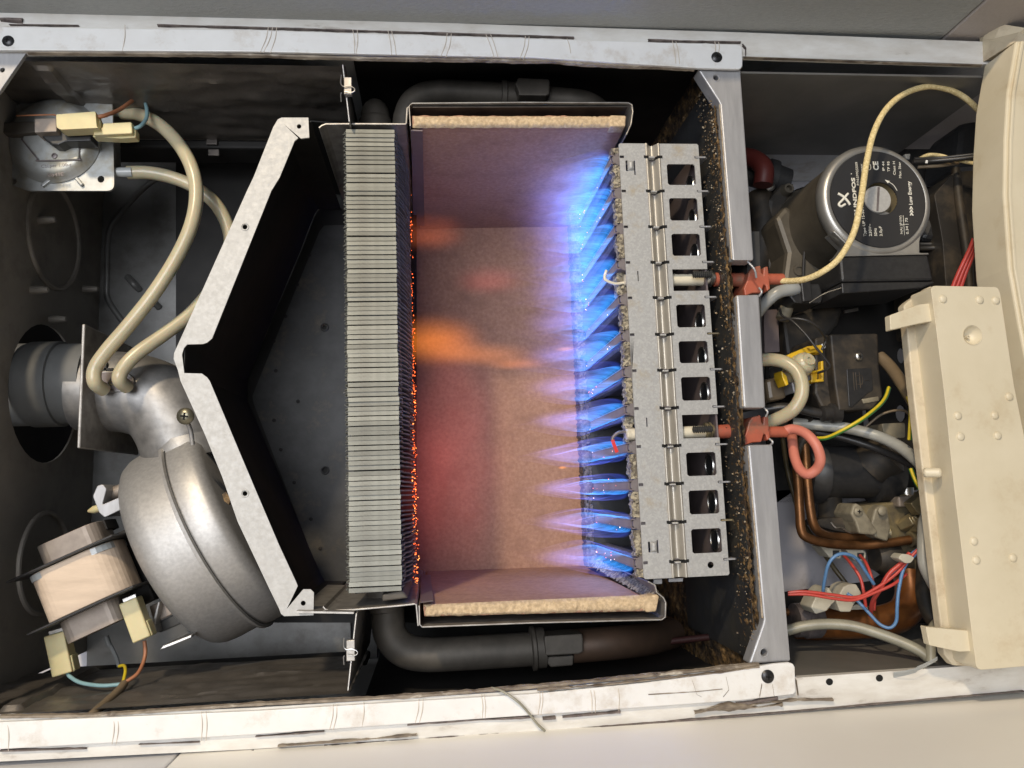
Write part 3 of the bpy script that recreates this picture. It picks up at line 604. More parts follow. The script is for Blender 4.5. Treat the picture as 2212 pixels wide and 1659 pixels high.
# face strips of raw lighter fibre on the cut front edges
def face(px_t, px_b, seed):
    m = MB()
    def fn(a, b):
        x0, y0 = px_t[0]; x1, y1 = px_t[1]; X0, Y0 = px_b[0]; X1, Y1 = px_b[1]
        jt = 1.6 * noise.noise((a * 30, seed, 1)) if b > .5 else 0
        p = P((x0 + (x1 - x0) * a) * (1 - b) + (X0 + (X1 - X0) * a) * b, (y0 + (y1 - y0) * a) * (1 - b) + (Y0 + (Y1 - Y0) * a) * b + jt, WC)
        e = min(b, 1 - b, a * 8, (1 - a) * 8) * 4
        return (p.x, p.y, p.z - .0022 + .0026 * min(1, e) ** .5 - .0016 * abs(noise.noise((p.x * 260, p.y * 260, seed))))
    m.grid(fn, 220, 9); return m
part("raw_edge", face(((890, 247.5), (1354, 248)), ((891, 272.5), (1351, 273)), 3), m_boardf, topb, recalc=False)
part("raw_edge", face(((914.5, 1307.5), (1421, 1285)), ((917, 1333), (1418, 1320)), 5), m_boardf, botb, recalc=False)
bw = MB(); p0 = P(880, 470, WCB); 
ubl = P(866, 500, WCB).x; ubr = P(1400, 700, WCB).x
bw.box((ubl, P(1000, 1240, WCB).y, WCB - .012), (ubr, P(1000, 470, WCB).y, WCB)); part("fibre_board", bw, m_board, ch)
# end blocks of the lower board
k = MB(); k.prism([(1386, 1289), (1422, 1284), (1424, 1290), (1418, 1321), (1395, 1323)], WC + .0004, WC - .01); part("board_end", k, m_boardf, ch, bev=.001)
k = MB(); k.prism([(1318, 248), (1352, 249), (1351, 273), (1318, 273)], WC + .0006, WC - .01); part("board_end", k, m_boardf, ch, bev=.001)
# retaining strips at the heat exchanger end
k = MB(); k.solid([Pv(888, 280, P(888, 275, WC).y - .0006), Pv(913, 281, P(888, 275, WC).y - .0006), Pv(917, 486, P(888, 275, WC).y - .0006), Pv(893, 486, P(888, 275, WC).y - .0006)], [], (0, -.0008, 0)); part("retaining_strip", k, m_tintp, ch)
vb_ = P(914, 1303, WC).y + .0008
k = MB(); k.solid([Pv(908, 1303, vb_), Pv(936, 1299, vb_), Pv(930, 1244, vb_), Pv(909, 1242, vb_)], [], (0, .0008, 0)); part("retaining_strip", k, m_tintp, ch)
# =================================================================== heat exchanger
hx = thing("heat_exchanger", "tall finned heat exchanger block with many grey folded fins", "heat exchanger", P(810, 780, -.1))
vt_, vb2 = P(745, 279, WC).y, P(758, 1282, WC).y; NF = 97; pitch = (vt_ - vb2) / NF
hl = P(751, 780, WC).x; hr = P(860, 780, WC).x; dep = .118
fin = MB(); w0 = WC
fin.solid([(hl, .0, w0), (hl, -pitch * .87, w0 + .0005), (hl, -pitch * .87, w0 - .0006), (hl, 0, w0 - .0009)], [], (hr - hl, 0, 0))      # folded front tab, tilted like a shingle
prf = [(hl + .0002, w0 - .0004), (hr - .0002, w0 - .0004), (hr + .0012, w0 - .004), (hr + .002, w0 - .012), (hr + .0005, w0 - .02), (hr + .004, w0 - .034), (hr + .0058, w0 - .046), (hr + .0052, w0 - .06), (hr + .0075, w0 - .075), (hr + .0068, w0 - .09), (hr + .006, w0 - dep), (hl + .001, w0 - dep), (hl - .0015, w0 - .03), (hl - .0024, w0 - .006)]
fin.solid([(x, -.0001, w) for x, w in prf], [], (0, -.0010, 0))
fo = None; HO = org(hx)
me_fin = mesh_of(fin, "fin", m_fin, (0, 0, 0))
for i in range(NF):
    o = bpy.data.objects.new("fin", me_fin); COL.objects.link(o); o.parent = hx
    o.location = Vector((R.gauss(0, .00016), vt_ - pitch * i + R.gauss(0, .00006), R.gauss(0, .00012))) - HO
    o.rotation_euler = (R.gauss(0, .006), R.gauss(0, .002), R.gauss(0, .0014))
bd = MB(); bd.box((hl + .003, vb2 - .001, w0 - dep + .002), (hr - .006, vt_ + .001, w0 - .006)); part("core", bd, m_soot, hx)
lf = MB()
for i in range(NF):                                                   # little bent tabs on the left edge
    y = vt_ - pitch * (i + .6) + R.gauss(0, .0003); 
    lf.tube([Vector((hl + .001, y, w0 - .002)), Vector((hl - .001, y - .0002, w0 - .003)), Vector((hl - .0021 + R.gauss(0, .0003), y + R.choice((-.0011, .0007, 0)), w0 - .002))], .00028, 5, sub=3)
part("fin_tabs", lf, m_fin, hx, kind="stuff")
ep = MB(); ep.prism([(825, 1284), (870, 1276), (882, 1292), (826, 1299)], w0 - .002, w0 - .09); part("end_block", ep, m_tubeg, hx, bev=.001)
q2 = random.Random(11); g1 = MB(); g2 = MB()
def speck(m, c, s):
    a = Vector((q2.uniform(-1, 1), q2.uniform(-1, 1), q2.uniform(-1, 1))).normalized(); b = a.orthogonal().normalized(); d = a.cross(b)
    m.add([c + a * s, c - a * s, c + b * s, c - b * s, c + d * s, c - d * s], [(0, 2, 4), (2, 1, 4), (1, 3, 4), (3, 0, 4), (2, 0, 5), (1, 2, 5), (3, 1, 5), (0, 3, 5)])
for k_ in range(430):                                                  # glowing soot along the fin edges, denser low down
    t = q2.random() ** .55; y = 400 + 860 * t
    w = w0 - .075 - .03 * q2.random()
    x = 880 + (905 - 880) * ((y - 400) / 860) + q2.gauss(1, 2.0) + 2
    if q2.random() < .35 and y > 900: x -= q2.random() * 8
    speck(g2 if q2.random() < .2 and y > 820 else g1, Vector((hr + .0078 + q2.gauss(0, .0007) - (.0025 * q2.random() if y > 900 else 0), P(x, y, w).y, w)), .0002 + .00035 * q2.random())
part("glowing_soot", g1, m_glow, hx, kind="stuff", recalc=False); part("bright_soot", g2, m_glow2, hx, kind="stuff", recalc=False)
# water pipes
dm = thing("pipe_bend", "dusty grey domed pipe end above the top of the heat exchanger", "pipe", P(813, 268, -.07))
d = MB(); ax = P(811, 268, -.07); r_ = 33 * S(811, 240, -.07)
d.lathe(ax, (0, 1, 0), [(-.02, r_ * 1.12), (.001, r_ * 1.08), (.0035, r_ * 1.02), (.004, r_ * .97), (.009, r_ * .93), (.012, r_ * .86), (.0155, r_ * .70), (.018, r_ * .48), (.0195, r_ * .24), (.020, 0)], 32); part("dome", d, m_tubeg, dm)
lp = thing("water_pipe", "grey elbow pipe under the heat exchanger with a square clip and brown continuation", "pipe", P(1000, 1400, -.07))
wq = -.075
e = MB(); e.tpx([(838, 1285, wq), (838, 1330, wq), (843, 1370, wq), (872, 1403, wq), (920, 1414, wq), (1000, 1411, wq), (1150, 1402, wq)], 36, 24, sub=8); part("elbow", e, m_tubeg, lp)
e = MB(); e.lathe(P(834, 1300, wq), (0, 1, 0), [(.012, 38 * S(834, 1300, wq)), (-.001, 40 * S(834, 1300, wq)), (-.006, 38 * S(834, 1300, wq)), (-.008, 30 * S(834, 1300, wq))], 28); part("collar", e, m_tubeg, lp)
e = MB(); s_ = S(1150, 1402, wq); e.lathe(P(1146, 1401, wq), (1, .04, 0), [(0, 36 * s_), (.0008, 46 * s_), (.003, 46 * s_), (.004, 42 * s_), (.010, 42 * s_), (.0105, 36 * s_)], 28); part("flange_nut", e, m_tubeg, lp)
e = MB(); e.prism([(1177, 1374), (1258, 1369), (1260, 1380), (1260, 1409), (1250, 1413), (1180, 1417), (1176, 1385)], wq + .017, wq - .004); e.prism([(1170, 1420), (1240, 1416), (1238, 1438), (1190, 1442)], wq + .01, wq - .004); part("square_clip", e, m_tubeg, lp, bev=.001)
e = MB(); e.tpx([(1235, 1396, wq), (1330, 1388, wq), (1400, 1380, wq - .02), (1450, 1368, wq - .05)], 33, 20); part("copper_end", e, m_pbrown, lp)
rb = thing("capillary_tube", "dim red tube behind the lower right corner of the combustion chamber", "tube", P(1480, 1378, -.1), mb=MB().tpx([(1380, 1395, -.1), (1450, 1385, -.1), (1530, 1376, -.1)], 7, 10), m=m_redd)
up = thing("water_pipe", "grey pipe with a square clip behind the top of the combustion chamber", "pipe", P(1100, 210, -.058))
e = MB(); e.tpx([(872, 300, -.058), (876, 250, -.058), (895, 215, -.058), (940, 199, -.058), (1010, 200, -.058), (1100, 206, -.058), (1200, 214, -.058), (1270, 224, -.058), (1310, 255, -.075)], 25, 20, sub=8); part("pipe_run", e, m_tubeg, up)
e = MB(); s_ = S(1090, 200, -.058); e.lathe(P(1082, 205, -.058), (1, -.03, 0), [(0, 25 * s_), (.0005, 31 * s_), (.004, 31 * s_), (.005, 28 * s_), (.012, 28 * s_), (.0125, 25 * s_)], 24); part("flange_nut", e, m_tubeg, up)
e = MB(); e.prism([(1119, 167), (1186, 170), (1188, 176), (1187, 202), (1181, 206), (1121, 205), (1120, 196), (1113, 180)], -.040, -.058); part("square_clip", e, m_tubeg, up, bev=.001)
# =================================================================== burner
WP = -.02
bn_ = thing("burner", "galvanised burner with long slotted front plate and twelve burner bars", "burner", P(1450, 780, -.08))
ul = .0852; ur = .1440
def vfix(y, x=1340): return P(x, y, WP).y
vtop = .1753; vbot = -.1301
ug0 = (P(1389, 309, WP).x + P(1455, 1248, WP).x) / 2; ug1 = (P(1422, 309, WP).x + P(1489, 1246, WP).x) / 2
SL = [.1649, .1393, .1128, .0868, .0613, .0351, .0098, -.0164, -.0424, -.0681, -.0938, -.1197]
tw_ = .0012
def rectv(u0, u1, v0, v1, r=.0012):
    return [(u0 + r, v0), (u1 - r, v0), (u1, v0 + r), (u1, v1 - r), (u1 - r, v1), (u0 + r, v1), (u0, v1 - r), (u0, v0 + r)]
def flat(mb, ring, holes): mb.solid([Vector((a, b, WP)) for a, b in ring], [[Vector((a, b, WP)) for a, b in h] for h in holes], (0, 0, -tw_))
uw0, uw1 = ug1 + .0042, ur - .0035
holes = []; notch = []
for i in range(11):
    hi = SL[i] - .0050; lo = SL[i + 1] + .0048
    if i in (3, 7): notch.append((hi, lo)); continue
    holes.append(rectv(uw0, uw1 - .0002, lo, hi))
# right flat: outline with two electrode notches open to the right
ring = [(ug1, vtop), (ur - .001, vtop), (ur, vtop - .001)]
for hi, lo in notch: ring += [(ur, hi + .0), (uw0 - .001, hi), (uw0 - .001, lo), (ur, lo)]
ring += [(ur, vbot + .001), (ur - .001, vbot), (ug1, vbot)]
pins = [rectv(ur - .0035, ur - .0004, s - .0006, s + .0010, .0002) for s in SL]
mhole = [(uw0 + .012 + .0022 * math.cos(k * math.pi / 8), vbot + .0072 + .0022 * math.sin(k * math.pi / 8)) for k in range(16)]
rf = MB(); flat(rf, ring, holes + pins + [mhole])
o_ = part("front_plate", rf, m_galv, bn_)
lf_ = MB(); us0 = ug0 - .0008
lring = [(ul, vtop - .001), (ul + .001, vtop), (ug0, vtop), (ug0, vbot), (ul + .001, vbot), (ul, vbot + .001)]
lh = [rectv(ul + .0002, ul + .0034, s - .0008, s + .0012, .0002) for s in SL]
em = [rectv(ul + .0042, ul + .0062, SL[0] - .0105, SL[0] - .0025, .0004), rectv(ul + .0102, ul + .0112, SL[0] - .0135, SL[0] - .0025, .0004), rectv(ul + .0042, ul + .0062, SL[10] - .0190, SL[10] - .0120, .0004), rectv(ul + .0102, ul + .0112, SL[10] - .0200, SL[10] - .0110, .0004)]
flat(lf_, lring, lh + em + [rectv(ul + .0080, ul + .0088, SL[3] - .0135, SL[3] - .0060, .0002), rectv(ul + .0080, ul + .0088, SL[7] - .0125, SL[7] - .0062, .0002)])
part("front_strip", lf_, m_galv, bn_)
for v in (SL[0] - .0065, SL[10] - .0155):                            # pressed loops
    k = MB(); k.grid(lambda a, b: (ul + .0055 + .0048 * b, v + .0035 - .007 * a, WP + .0022 * math.sin(math.pi * b) ** .7 * (1 - abs(2 * a - 1) ** 6)), 14, 14); part("pressed_loop", k, m_galv, bn_)
# rolled groove, one length between every pair of slots
gw = ug1 - ug0
def groove(v0, v1):
    m = MB()
    def fn(a, b):
        x = ug0 + gw * b; 
        if b < .18: d = .0007 * math.sin(math.pi * b / .18)
        elif b > .82: d = .0007 * math.sin(math.pi * (1 - b) / .18)
        else: d = -.0042 * math.sin(math.pi * (b - .18) / .64)
        return (x, v0 + (v1 - v0) * a, WP + d)
    m.grid(fn, 1, 30); return m
ed = [vtop] + SL + [vbot]
for i in range(len(ed) - 1):
    a = ed[i] - (.0011 if i else 0); b = ed[i + 1] + (.0011 if i < len(ed) - 2 else 0)
    part("groove", groove(a, b), m_groove, bn_, ang=60)
for s in SL:                                                          # dark slots, tabs and prongs
    k = MB(); k.box((ug0 - .0010, s - .0011, WP - .004), (ug1 + .0010, s + .0011, WP - .0028)); part("slot", k, m_hole, bn_)
    k = MB(); k.box((ug0 - .0012, s - .0007, WP - .0006), (ug0 + .0022, s + .0013, WP + .0003)); k.box((ug1 - .0022, s - .0007, WP - .0006), (ug1 + .0014, s + .0013, WP + .0003)); part("slot_mouth", k, m_hole, bn_)
    k = MB(); k.solid([(ug0 + .0018, s - .0010, WP - .003), (ug1 - .0040, s - .0010, WP - .003), (ug1 - .0045, s - .0010, WP + .0012), (ug0 + .0026, s - .0010, WP + .0016)], [], (0, .0012, 0)); part("bar_tab", k, m_alu, bn_, bev=.0003)
    k = MB(); k.solid([(ur - .0030, s - .0004, WP - .012), (ur + .0052, s - .0004, WP - .012), (ur + .0060, s - .0004, WP - .001), (ur + .0045, s - .0004, WP + .0006), (ur - .0030, s - .0004, WP + .0006)], [], (0, .0010, 0)); part("prong", k, m_brass if s in (SL[10], SL[5]) else m_bracket, bn_)
# bars
ub = P(1362, 1045, -.024).x; WBAR0, WBAR1 = -.0235, -.150
bar = MB(); H = .0046
def bsec(w, k=1.0):
    return [(ub, -.0014 * k, w), (ub, .0014 * k, w), (ub + .0016, H * .72 * k, w), (ub + .0045, H * k, w), (ub + .010, H * k, w), (ub + .0125, .0018 * k, w), (ub + .046, .0018 * k, w), (ub + .046, -.0018 * k, w), (ub + .0125, -.0018 * k, w), (ub + .010, -H * k, w), (ub + .0045, -H * k, w), (ub + .0016, -H * .72 * k, w)]
bar.solid([Vector(p) for p in bsec(WBAR0)], [], (0, 0, WBAR1 - WBAR0))
me_bar = mesh_of(bar, "burner_bar", m_bar); O = org(bn_)
rib = MB(); nr = 44
for j in range(nr):
    w = WBAR0 - .004 - (WBAR0 - WBAR1 - .006) * j / nr * 1.0
    rib.box((ub - .0007, -.0029, w - .0011), (ub + .0008, .0029, w))
me_rib = mesh_of(rib, "port_ribs", m_tintp)
lipm = MB()
for sgn in (-1, 1):
    lipm.box((ub - .0008, sgn * .0030 - .0004, WBAR1), (ub + .0026, sgn * .0030 + .0004, WBAR0))
me_lip = mesh_of(lipm, "port_lip", m_tintp)
bars = []
for s in SL:
    o = bpy.data.objects.new("burner_bar", me_bar); COL.objects.link(o); o.parent = bn_; o.location = Vector((0, s, 0)) - O; bars.append(o)
    for me in (me_rib, me_lip):
        c = bpy.data.objects.new(me.name, me); COL.objects.link(c); c.parent = o
# grainy blocks between the bars, behind the plate edge and along the back
def grain(a, b, c0, c1, seed):
    m = MB(); u0, v0, w0 = a; u1, v1, w1 = b
    def fn(p, q):
        ang = -math.pi / 2 * 1.0 + 0
        t = q * 2
        if t < 1: x, w = u0 + (1 - t) * (u1 - u0) * 0 + .0005, w1 + (w0 - w1) * t
        else: x, w = u0 + (u1 - u0) * (t - 1), w0
        v = v0 + (v1 - v0) * p; n = .0016 * noise.noise((x * 300, v * 300, w * 300 + seed)) + .0009 * noise.noise((x * 900, v * 900, w * 900 + seed))
        return (x + n, v, w + n)
    m.grid(fn, c0, c1); return m
for i in range(11):
    a, b = SL[i] - .0042, SL[i + 1] + .0042; zz = WP - (.0105 if i in (3, 7) else .0035)
    part("grain_block", grain((ul - .0040, b, zz), (ul + .003, a, zz - .0105), 34, 16, i), m_verm, bn_)
part("grain_block", grain((ul - .0040, SL[0] + .004, WP - .0035), (ul + .003, vtop - .002, WP - .014), 14, 16, 20), m_verm, bn_)
part("grain_block", grain((ul - .0040, vbot + .001, WP - .0035), (ul + .003, SL[-1] - .004, WP - .014), 12, 16, 21), m_verm, bn_)
ubk = P(1266, 1000, WBAR1).x
part("back_block", grain((ubk - .0030, vbot - .004, WBAR1 - .001), (ubk + .004, vtop + .004, WBAR1 - .02), 260, 20, 33), m_vermd, bn_)
k = MB(); k.box((ubk + .003, vbot - .004, WBAR1 - .006), (ur, vtop + .004, WBAR1 - .002)); part("rear_plate", k, m_soot2, bn_)
k = MB(); k.box((ub + .030, vbot, WBAR1), (ub + .033, vtop, WP - .018)); part("lower_tray", k, m_soot, bn_)
# granular strip on the end of the lower fibre board
g = MB()
def gfn(a, b):
    p = P(1290 + (1420 - 1290) * a, 1208 + (1276 - 1208) * a, -.150 + .128 * a); o = (b - .5)
    n = .0018 * noise.noise((a * 40, b * 5, 3)) + .0012 * noise.noise((a * 120, b * 14, 8))
    return (p.x + .011 * o + n, p.y - .0065 * abs(o) * 1.6 - .006 * max(0, o) + n, p.z)
g.grid(gfn, 130, 12); part("grain_strip", g, m_verm, bn_)
# gas manifold seen through the windows: brown plate with a nozzle mouth per bay
k = MB(); k.box((uw1 + .0025, vbot + .004, WP - .085), (uw1 + .0037, vtop - .004, WP - .002)); part("manifold_plate", k, m_tintp, bn_)
for i in range(11):
    if i in (3, 7): continue
    vm = (SL[i] + SL[i + 1]) / 2 - .0012
    k = MB(); c = Vector((uw1 + .0026, vm, WP - .0200)); r_ = .0082
    k.lathe(c, (-1, 0, 0), [(0, r_ * 1.04), (.0010, r_), (.0012, r_ * .86), (.0004, r_ * .8), (.0003, r_ * .3), (.0005, 0)], 28); q = part("nozzle_mouth", k, m_steel, bn_)
    k = MB(); k.lathe(c, (-1, 0, 0), [(.0004, r_ * .82), (.0007, r_ * .8), (.0007, 0)], 24); part("nozzle_bore", k, m_blackp, q)
    k = MB(); k.lathe(Vector((uw0 - .002, vm + .003, WP - .055)), (-1, 0, 0), [(-.012, .009), (0, .0085), (.012, .006), (.02, .005)], 20); part("venturi", k, m_soot2, bn_)
k = MB(); k.prism([(1412, 1252), (1430, 1251), (1430, 1261), (1412, 1262)], -.03, -.032); k.prism([(1445, 1250), (1475, 1249), (1475, 1256), (1445, 1257)], -.03, -.032); part("foot_tab", k, m_bracket, bn_)
# glowing specks on the bars
g1 = MB(); g2 = MB()
for _ in range(80):
    i = q2.choice((0, 1, 2, 3, 4, 5, 6, 7, 8, 8, 9, 9, 10, 10, 11, 11)); w = WBAR0 - (WBAR0 - WBAR1) * (1 - .75 * q2.random() ** 1.7)
    speck(g2 if q2.random() < .25 else g1, Vector((ub - .0007, SL[i] + q2.gauss(-.001, .0028), w)), .00025 + .00035 * q2.random())
part("glowing_soot", g1, emis("pink_glowing_specks", (1.0, .22, .2), 2.2), bn_, kind="stuff", recalc=False); part("bright_soot", g2, emis("white_glowing_specks", (1, .75, .75), 3.2), bn_, kind="stuff", recalc=False)
# =================================================================== electrodes
def electrode(y, ywire, name, label, cat, hot):
    e = thing(name, label, cat, P(1500, y, -.029)); w = -.0292
    x0, y0 = (1348, y) if not hot else (1352, y - 1)
    dy = .06 if hot else .0
    a = P(x0, y0, w); b = P(1530, y + (-8 if hot else 0), w)
    ax = (b - a).normalized(); L_ = (b - a).length; r_ = 12.5 * S(1400, y, w)
    k = MB(); k.lathe(a, ax, [(0, r_ * .82), (.0004, r_ * .96), (.001, r_), (L_ - .004, r_ * 1.02), (L_, r_ * .9)], 28); part("ceramic_tube", k, m_cer, e)
    k = MB(); c = P(1533, y - (9 if hot else 4), w); k.lathe(c, ax, [(-.004, r_ * .9), (-.0035, r_ * 1.45), (-.0022, r_ * 1.5), (-.002, r_ * 1.2), (-.0012, r_ * 1.25), (-.001, r_ * 1.6), (.0004, r_ * 1.55), (.001, r_ * 1.1), (.003, r_ * 1.05)], 28); part("washer_stack", k, m_steel if not hot else m_brass, e)
    k = MB(); sc = P(1497, y - (12 if not hot else 12), w + .012); L2 = .0135
    for j in range(9):
        k.lathe(sc + ax * (L2 * j / 9), ax, [(0, .0019), (.0006, .0026), (.0012, .0019)], 14)
    k.lathe(sc, ax, [(0, .0018), (L2, .0018)], 14); part("fixing_screw", k, m_soot2, e)
    # boot
    bx = P(1543, y - (8 if hot else 0), w)
    k = MB(); pts = [P(1543, y + (-1 if not hot else -7), w), P(1590, y + (0 if not hot else -9), w), P(1640, y + (0 if not hot else -10), w)]
    k.tube(pts, [14.5 * S(1590, y, w)] * 7 + [15 * S(1590, y, w)] * 6, 22, sub=6); part("boot", k, m_boot, e)
    q = -12 if hot else 0; k = MB()
    k.prism([(1607, y + 18 + q), (1614, y + 1 + q), (1618, y - 17 + q), (1625, y - 27 + q), (1643, y - 32 + q), (1645, y - 16 + q), (1649, y - 12 + q), (1650, y - 28 + q), (1659, y - 30 + q), (1664, y + 19 + q), (1657, y + 24 + q), (1655, y + 12 + q), (1650, y + 9 + q), (1645, y + 27 + q), (1640, y + 27 + q), (1625, y + 28 + q), (1610, y + 34 + q)], w + .013, w - .010)
    part("grommet", k, m_boot, e, bev=.0010)
    k = MB(); k.tpx([(1655, y + q + (-2 if not hot else 5), w), (1672, y + q + (-2 if not hot else 5), w), (1692 if not hot else 1699, y + q + (-2 if not hot else 5), w)], 11.5, 18); part("boot_nose", k, m_boot, e, bev=.0006)
    if not hot: pts = [(1348, 611), (1330, 613), (1312, 607), (1306, 600), (1310, 584)]
    else: pts = [(1354, 933), (1338, 934), (1330, 939), (1324, 945), (1323, 951)]
    k = MB(); k.tpx([(a_, b_, w) for a_, b_ in pts], 3.2 if not hot else 3.6, 10); part("electrode_wire", k, m_cer if not hot else m_bar, e)
    if hot:
        k = MB(); k.tpx([(1323, 950, w), (1327, 962, w), (1333, 977, w)], 3.7, 10); part("glowing_tip", k, m_hot, e, label="electrode tip glowing red hot")
    return e
e1 = electrode(605, 0, "ignition_electrode", "upper electrode with clean red boot and pale wire tip", "electrode", False)
k = MB(); k.tpx([(1668, 603, -.03), (1700, 607, -.025), (1740, 603, -.012), (1780, 585, 0), (1815, 555, .004), (1845, 500, .004), (1860, 430, .002), (1872, 350, .0), (1888, 285, -.002), (1915, 235, -.006), (1955, 202, -.012), (2005, 187, -.018), (2050, 194, -.022), (2085, 212, -.025), (2125, 248, -.028)], 6.3, 12, sub=8); part("cable", k, m_braid, e1)
e2 = electrode(940, 0, "sensing_electrode", "lower electrode with dirty red boot and red hot bent tip", "electrode", True)
k = MB(); k.tpx([(1690, 933, -.03), (1712, 927, -.026), (1740, 936, -.018), (1762, 960, -.012), (1772, 990, -.012), (1765, 1012, -.016), (1746, 1024, -.02), (1728, 1014, -.026), (1716, 985, -.034), (1711, 945, -.044), (1709, 925, -.052)], 10.5, 14, sub=8); part("cable", k, m_pink, e2)
# =================================================================== flames
def flame_mat(name, base, mid, tip, k0, seed, streak=1.0):
    m = bpy.data.materials.new(name); m.use_nodes = True; nt = m.node_tree; N = nt.nodes; L = nt.links
    for n in list(N): N.remove(n)
    uv = N.new("ShaderNodeUVMap"); uv.uv_map = "UVMap"; sx = N.new("ShaderNodeSeparateXYZ"); L.new(uv.outputs[0], sx.inputs[0])
    ramp = N.new("ShaderNodeValToRGB"); cr_ = ramp.color_ramp; cr_.elements[0].color = (*base, 1); cr_.elements[1].color = (*tip, 1); cr_.elements[1].position = .9
    e = cr_.elements.new(.38); e.color = (*mid, 1); L.new(sx.outputs[0], ramp.inputs[0])
    pr = N.new("ShaderNodeValToRGB"); c = pr.color_ramp; c.interpolation = 'EASE'
    c.elements[0].position = 0; c.elements[0].color = (.55,) * 3 + (1,); c.elements[1].position = 1; c.elements[1].color = (0, 0, 0, 1)
    for p, v in ((.06, 1.0), (.22, .85), (.45, .36), (.7, .10)):
        q = c.elements.new(p); q.color = (v, v, v, 1)
    L.new(sx.outputs[0], pr.inputs[0])
    mp = N.new("ShaderNodeMapping"); mp.inputs["Scale"].default_value = (1.2, 85, 1); mp.inputs["Location"].default_value = (seed * 3.1, seed * 7.7, 0); L.new(uv.outputs[0], mp.inputs[0])
    nz = N.new("ShaderNodeTexNoise"); nz.inputs["Scale"].default_value = 1.0; nz.inputs["Detail"].default_value = 2; L.new(mp.outputs[0], nz.inputs["Vector"])
    mr = N.new("ShaderNodeMapRange"); mr.inputs[1].default_value = .32; mr.inputs[2].default_value = .68; mr.inputs[3].default_value = 1 - .78 * streak; mr.inputs[4].default_value = 1 + .55 * streak; L.new(nz.outputs["Fac"], mr.inputs[0])
    mp2 = N.new("ShaderNodeMapping"); mp2.inputs["Scale"].default_value = (2.5, 7, 1); mp2.inputs["Location"].default_value = (seed * 1.7, seed * 2.3, 0); L.new(uv.outputs[0], mp2.inputs[0])
    n2 = N.new("ShaderNodeTexNoise"); n2.inputs["Scale"].default_value = 1.0; n2.inputs["Detail"].default_value = 3; L.new(mp2.outputs[0], n2.inputs["Vector"])
    mr2 = N.new("ShaderNodeMapRange"); mr2.inputs[1].default_value = .3; mr2.inputs[2].default_value = .7; mr2.inputs[3].default_value = .45; mr2.inputs[4].default_value = 1.3; L.new(n2.outputs["Fac"], mr2.inputs[0])
    # fades to nothing at both ends of the sheet
    ed = N.new("ShaderNodeValToRGB"); c = ed.color_ramp; c.elements[0].position = 0; c.elements[0].color = (0, 0, 0, 1); c.elements[1].position = 1; c.elements[1].color = (0, 0, 0, 1)
    for p in (.05, .95): q = c.elements.new(p); q.color = (1, 1, 1, 1)
    L.new(sx.outputs[1], ed.inputs[0])
    def mul(a, b):
        x = N.new("ShaderNodeMath"); x.operation = 'MULTIPLY'; L.new(a, x.inputs[0])
        if isinstance(b, float): x.inputs[1].default_value = b
        else: L.new(b, x.inputs[1])
        return x.outputs[0]
    # streaks are crisp at the ports and melt together towards the tip
    mxs = N.new("ShaderNodeMix"); mxs.data_type = "FLOAT"; sq_ = N.new("ShaderNodeMath"); sq_.operation = "POWER"; sq_.inputs[1].default_value = .45; L.new(sx.outputs[0], sq_.inputs[0]); L.new(sq_.outputs[0], mxs.inputs[0]); L.new(mr.outputs[0], mxs.inputs[2]); mxs.inputs[3].default_value = .8
    st = mul(mul(mul(mul(pr.outputs[0], mxs.outputs[0]), mr2.outputs[0]), ed.outputs[0]), float(k0))
    em = N.new("ShaderNodeEmission"); L.new(ramp.outputs[0], em.inputs[0]); L.new(st, em.inputs[1])
    tr = N.new("ShaderNodeBsdfTransparent"); ad = N.new("ShaderNodeAddShader"); L.new(em.outputs[0], ad.inputs[0]); L.new(tr.outputs[0], ad.inputs[1])
    o = N.new("ShaderNodeOutputMaterial"); L.new(ad.outputs[0], o.inputs[0]); return m
FM = [flame_mat("inner_flame_%d" % i, (.035, .36, 1.0), (.14, .32, 1.0), (.50, .38, 1.0), .92, i) for i in range(4)]
FO = [flame_mat("outer_flame_%d" % i, (.03, .12, .95), (.22, .22, .95), (.62, .36, .72), .26, i + 9, .5) for i in range(4)]
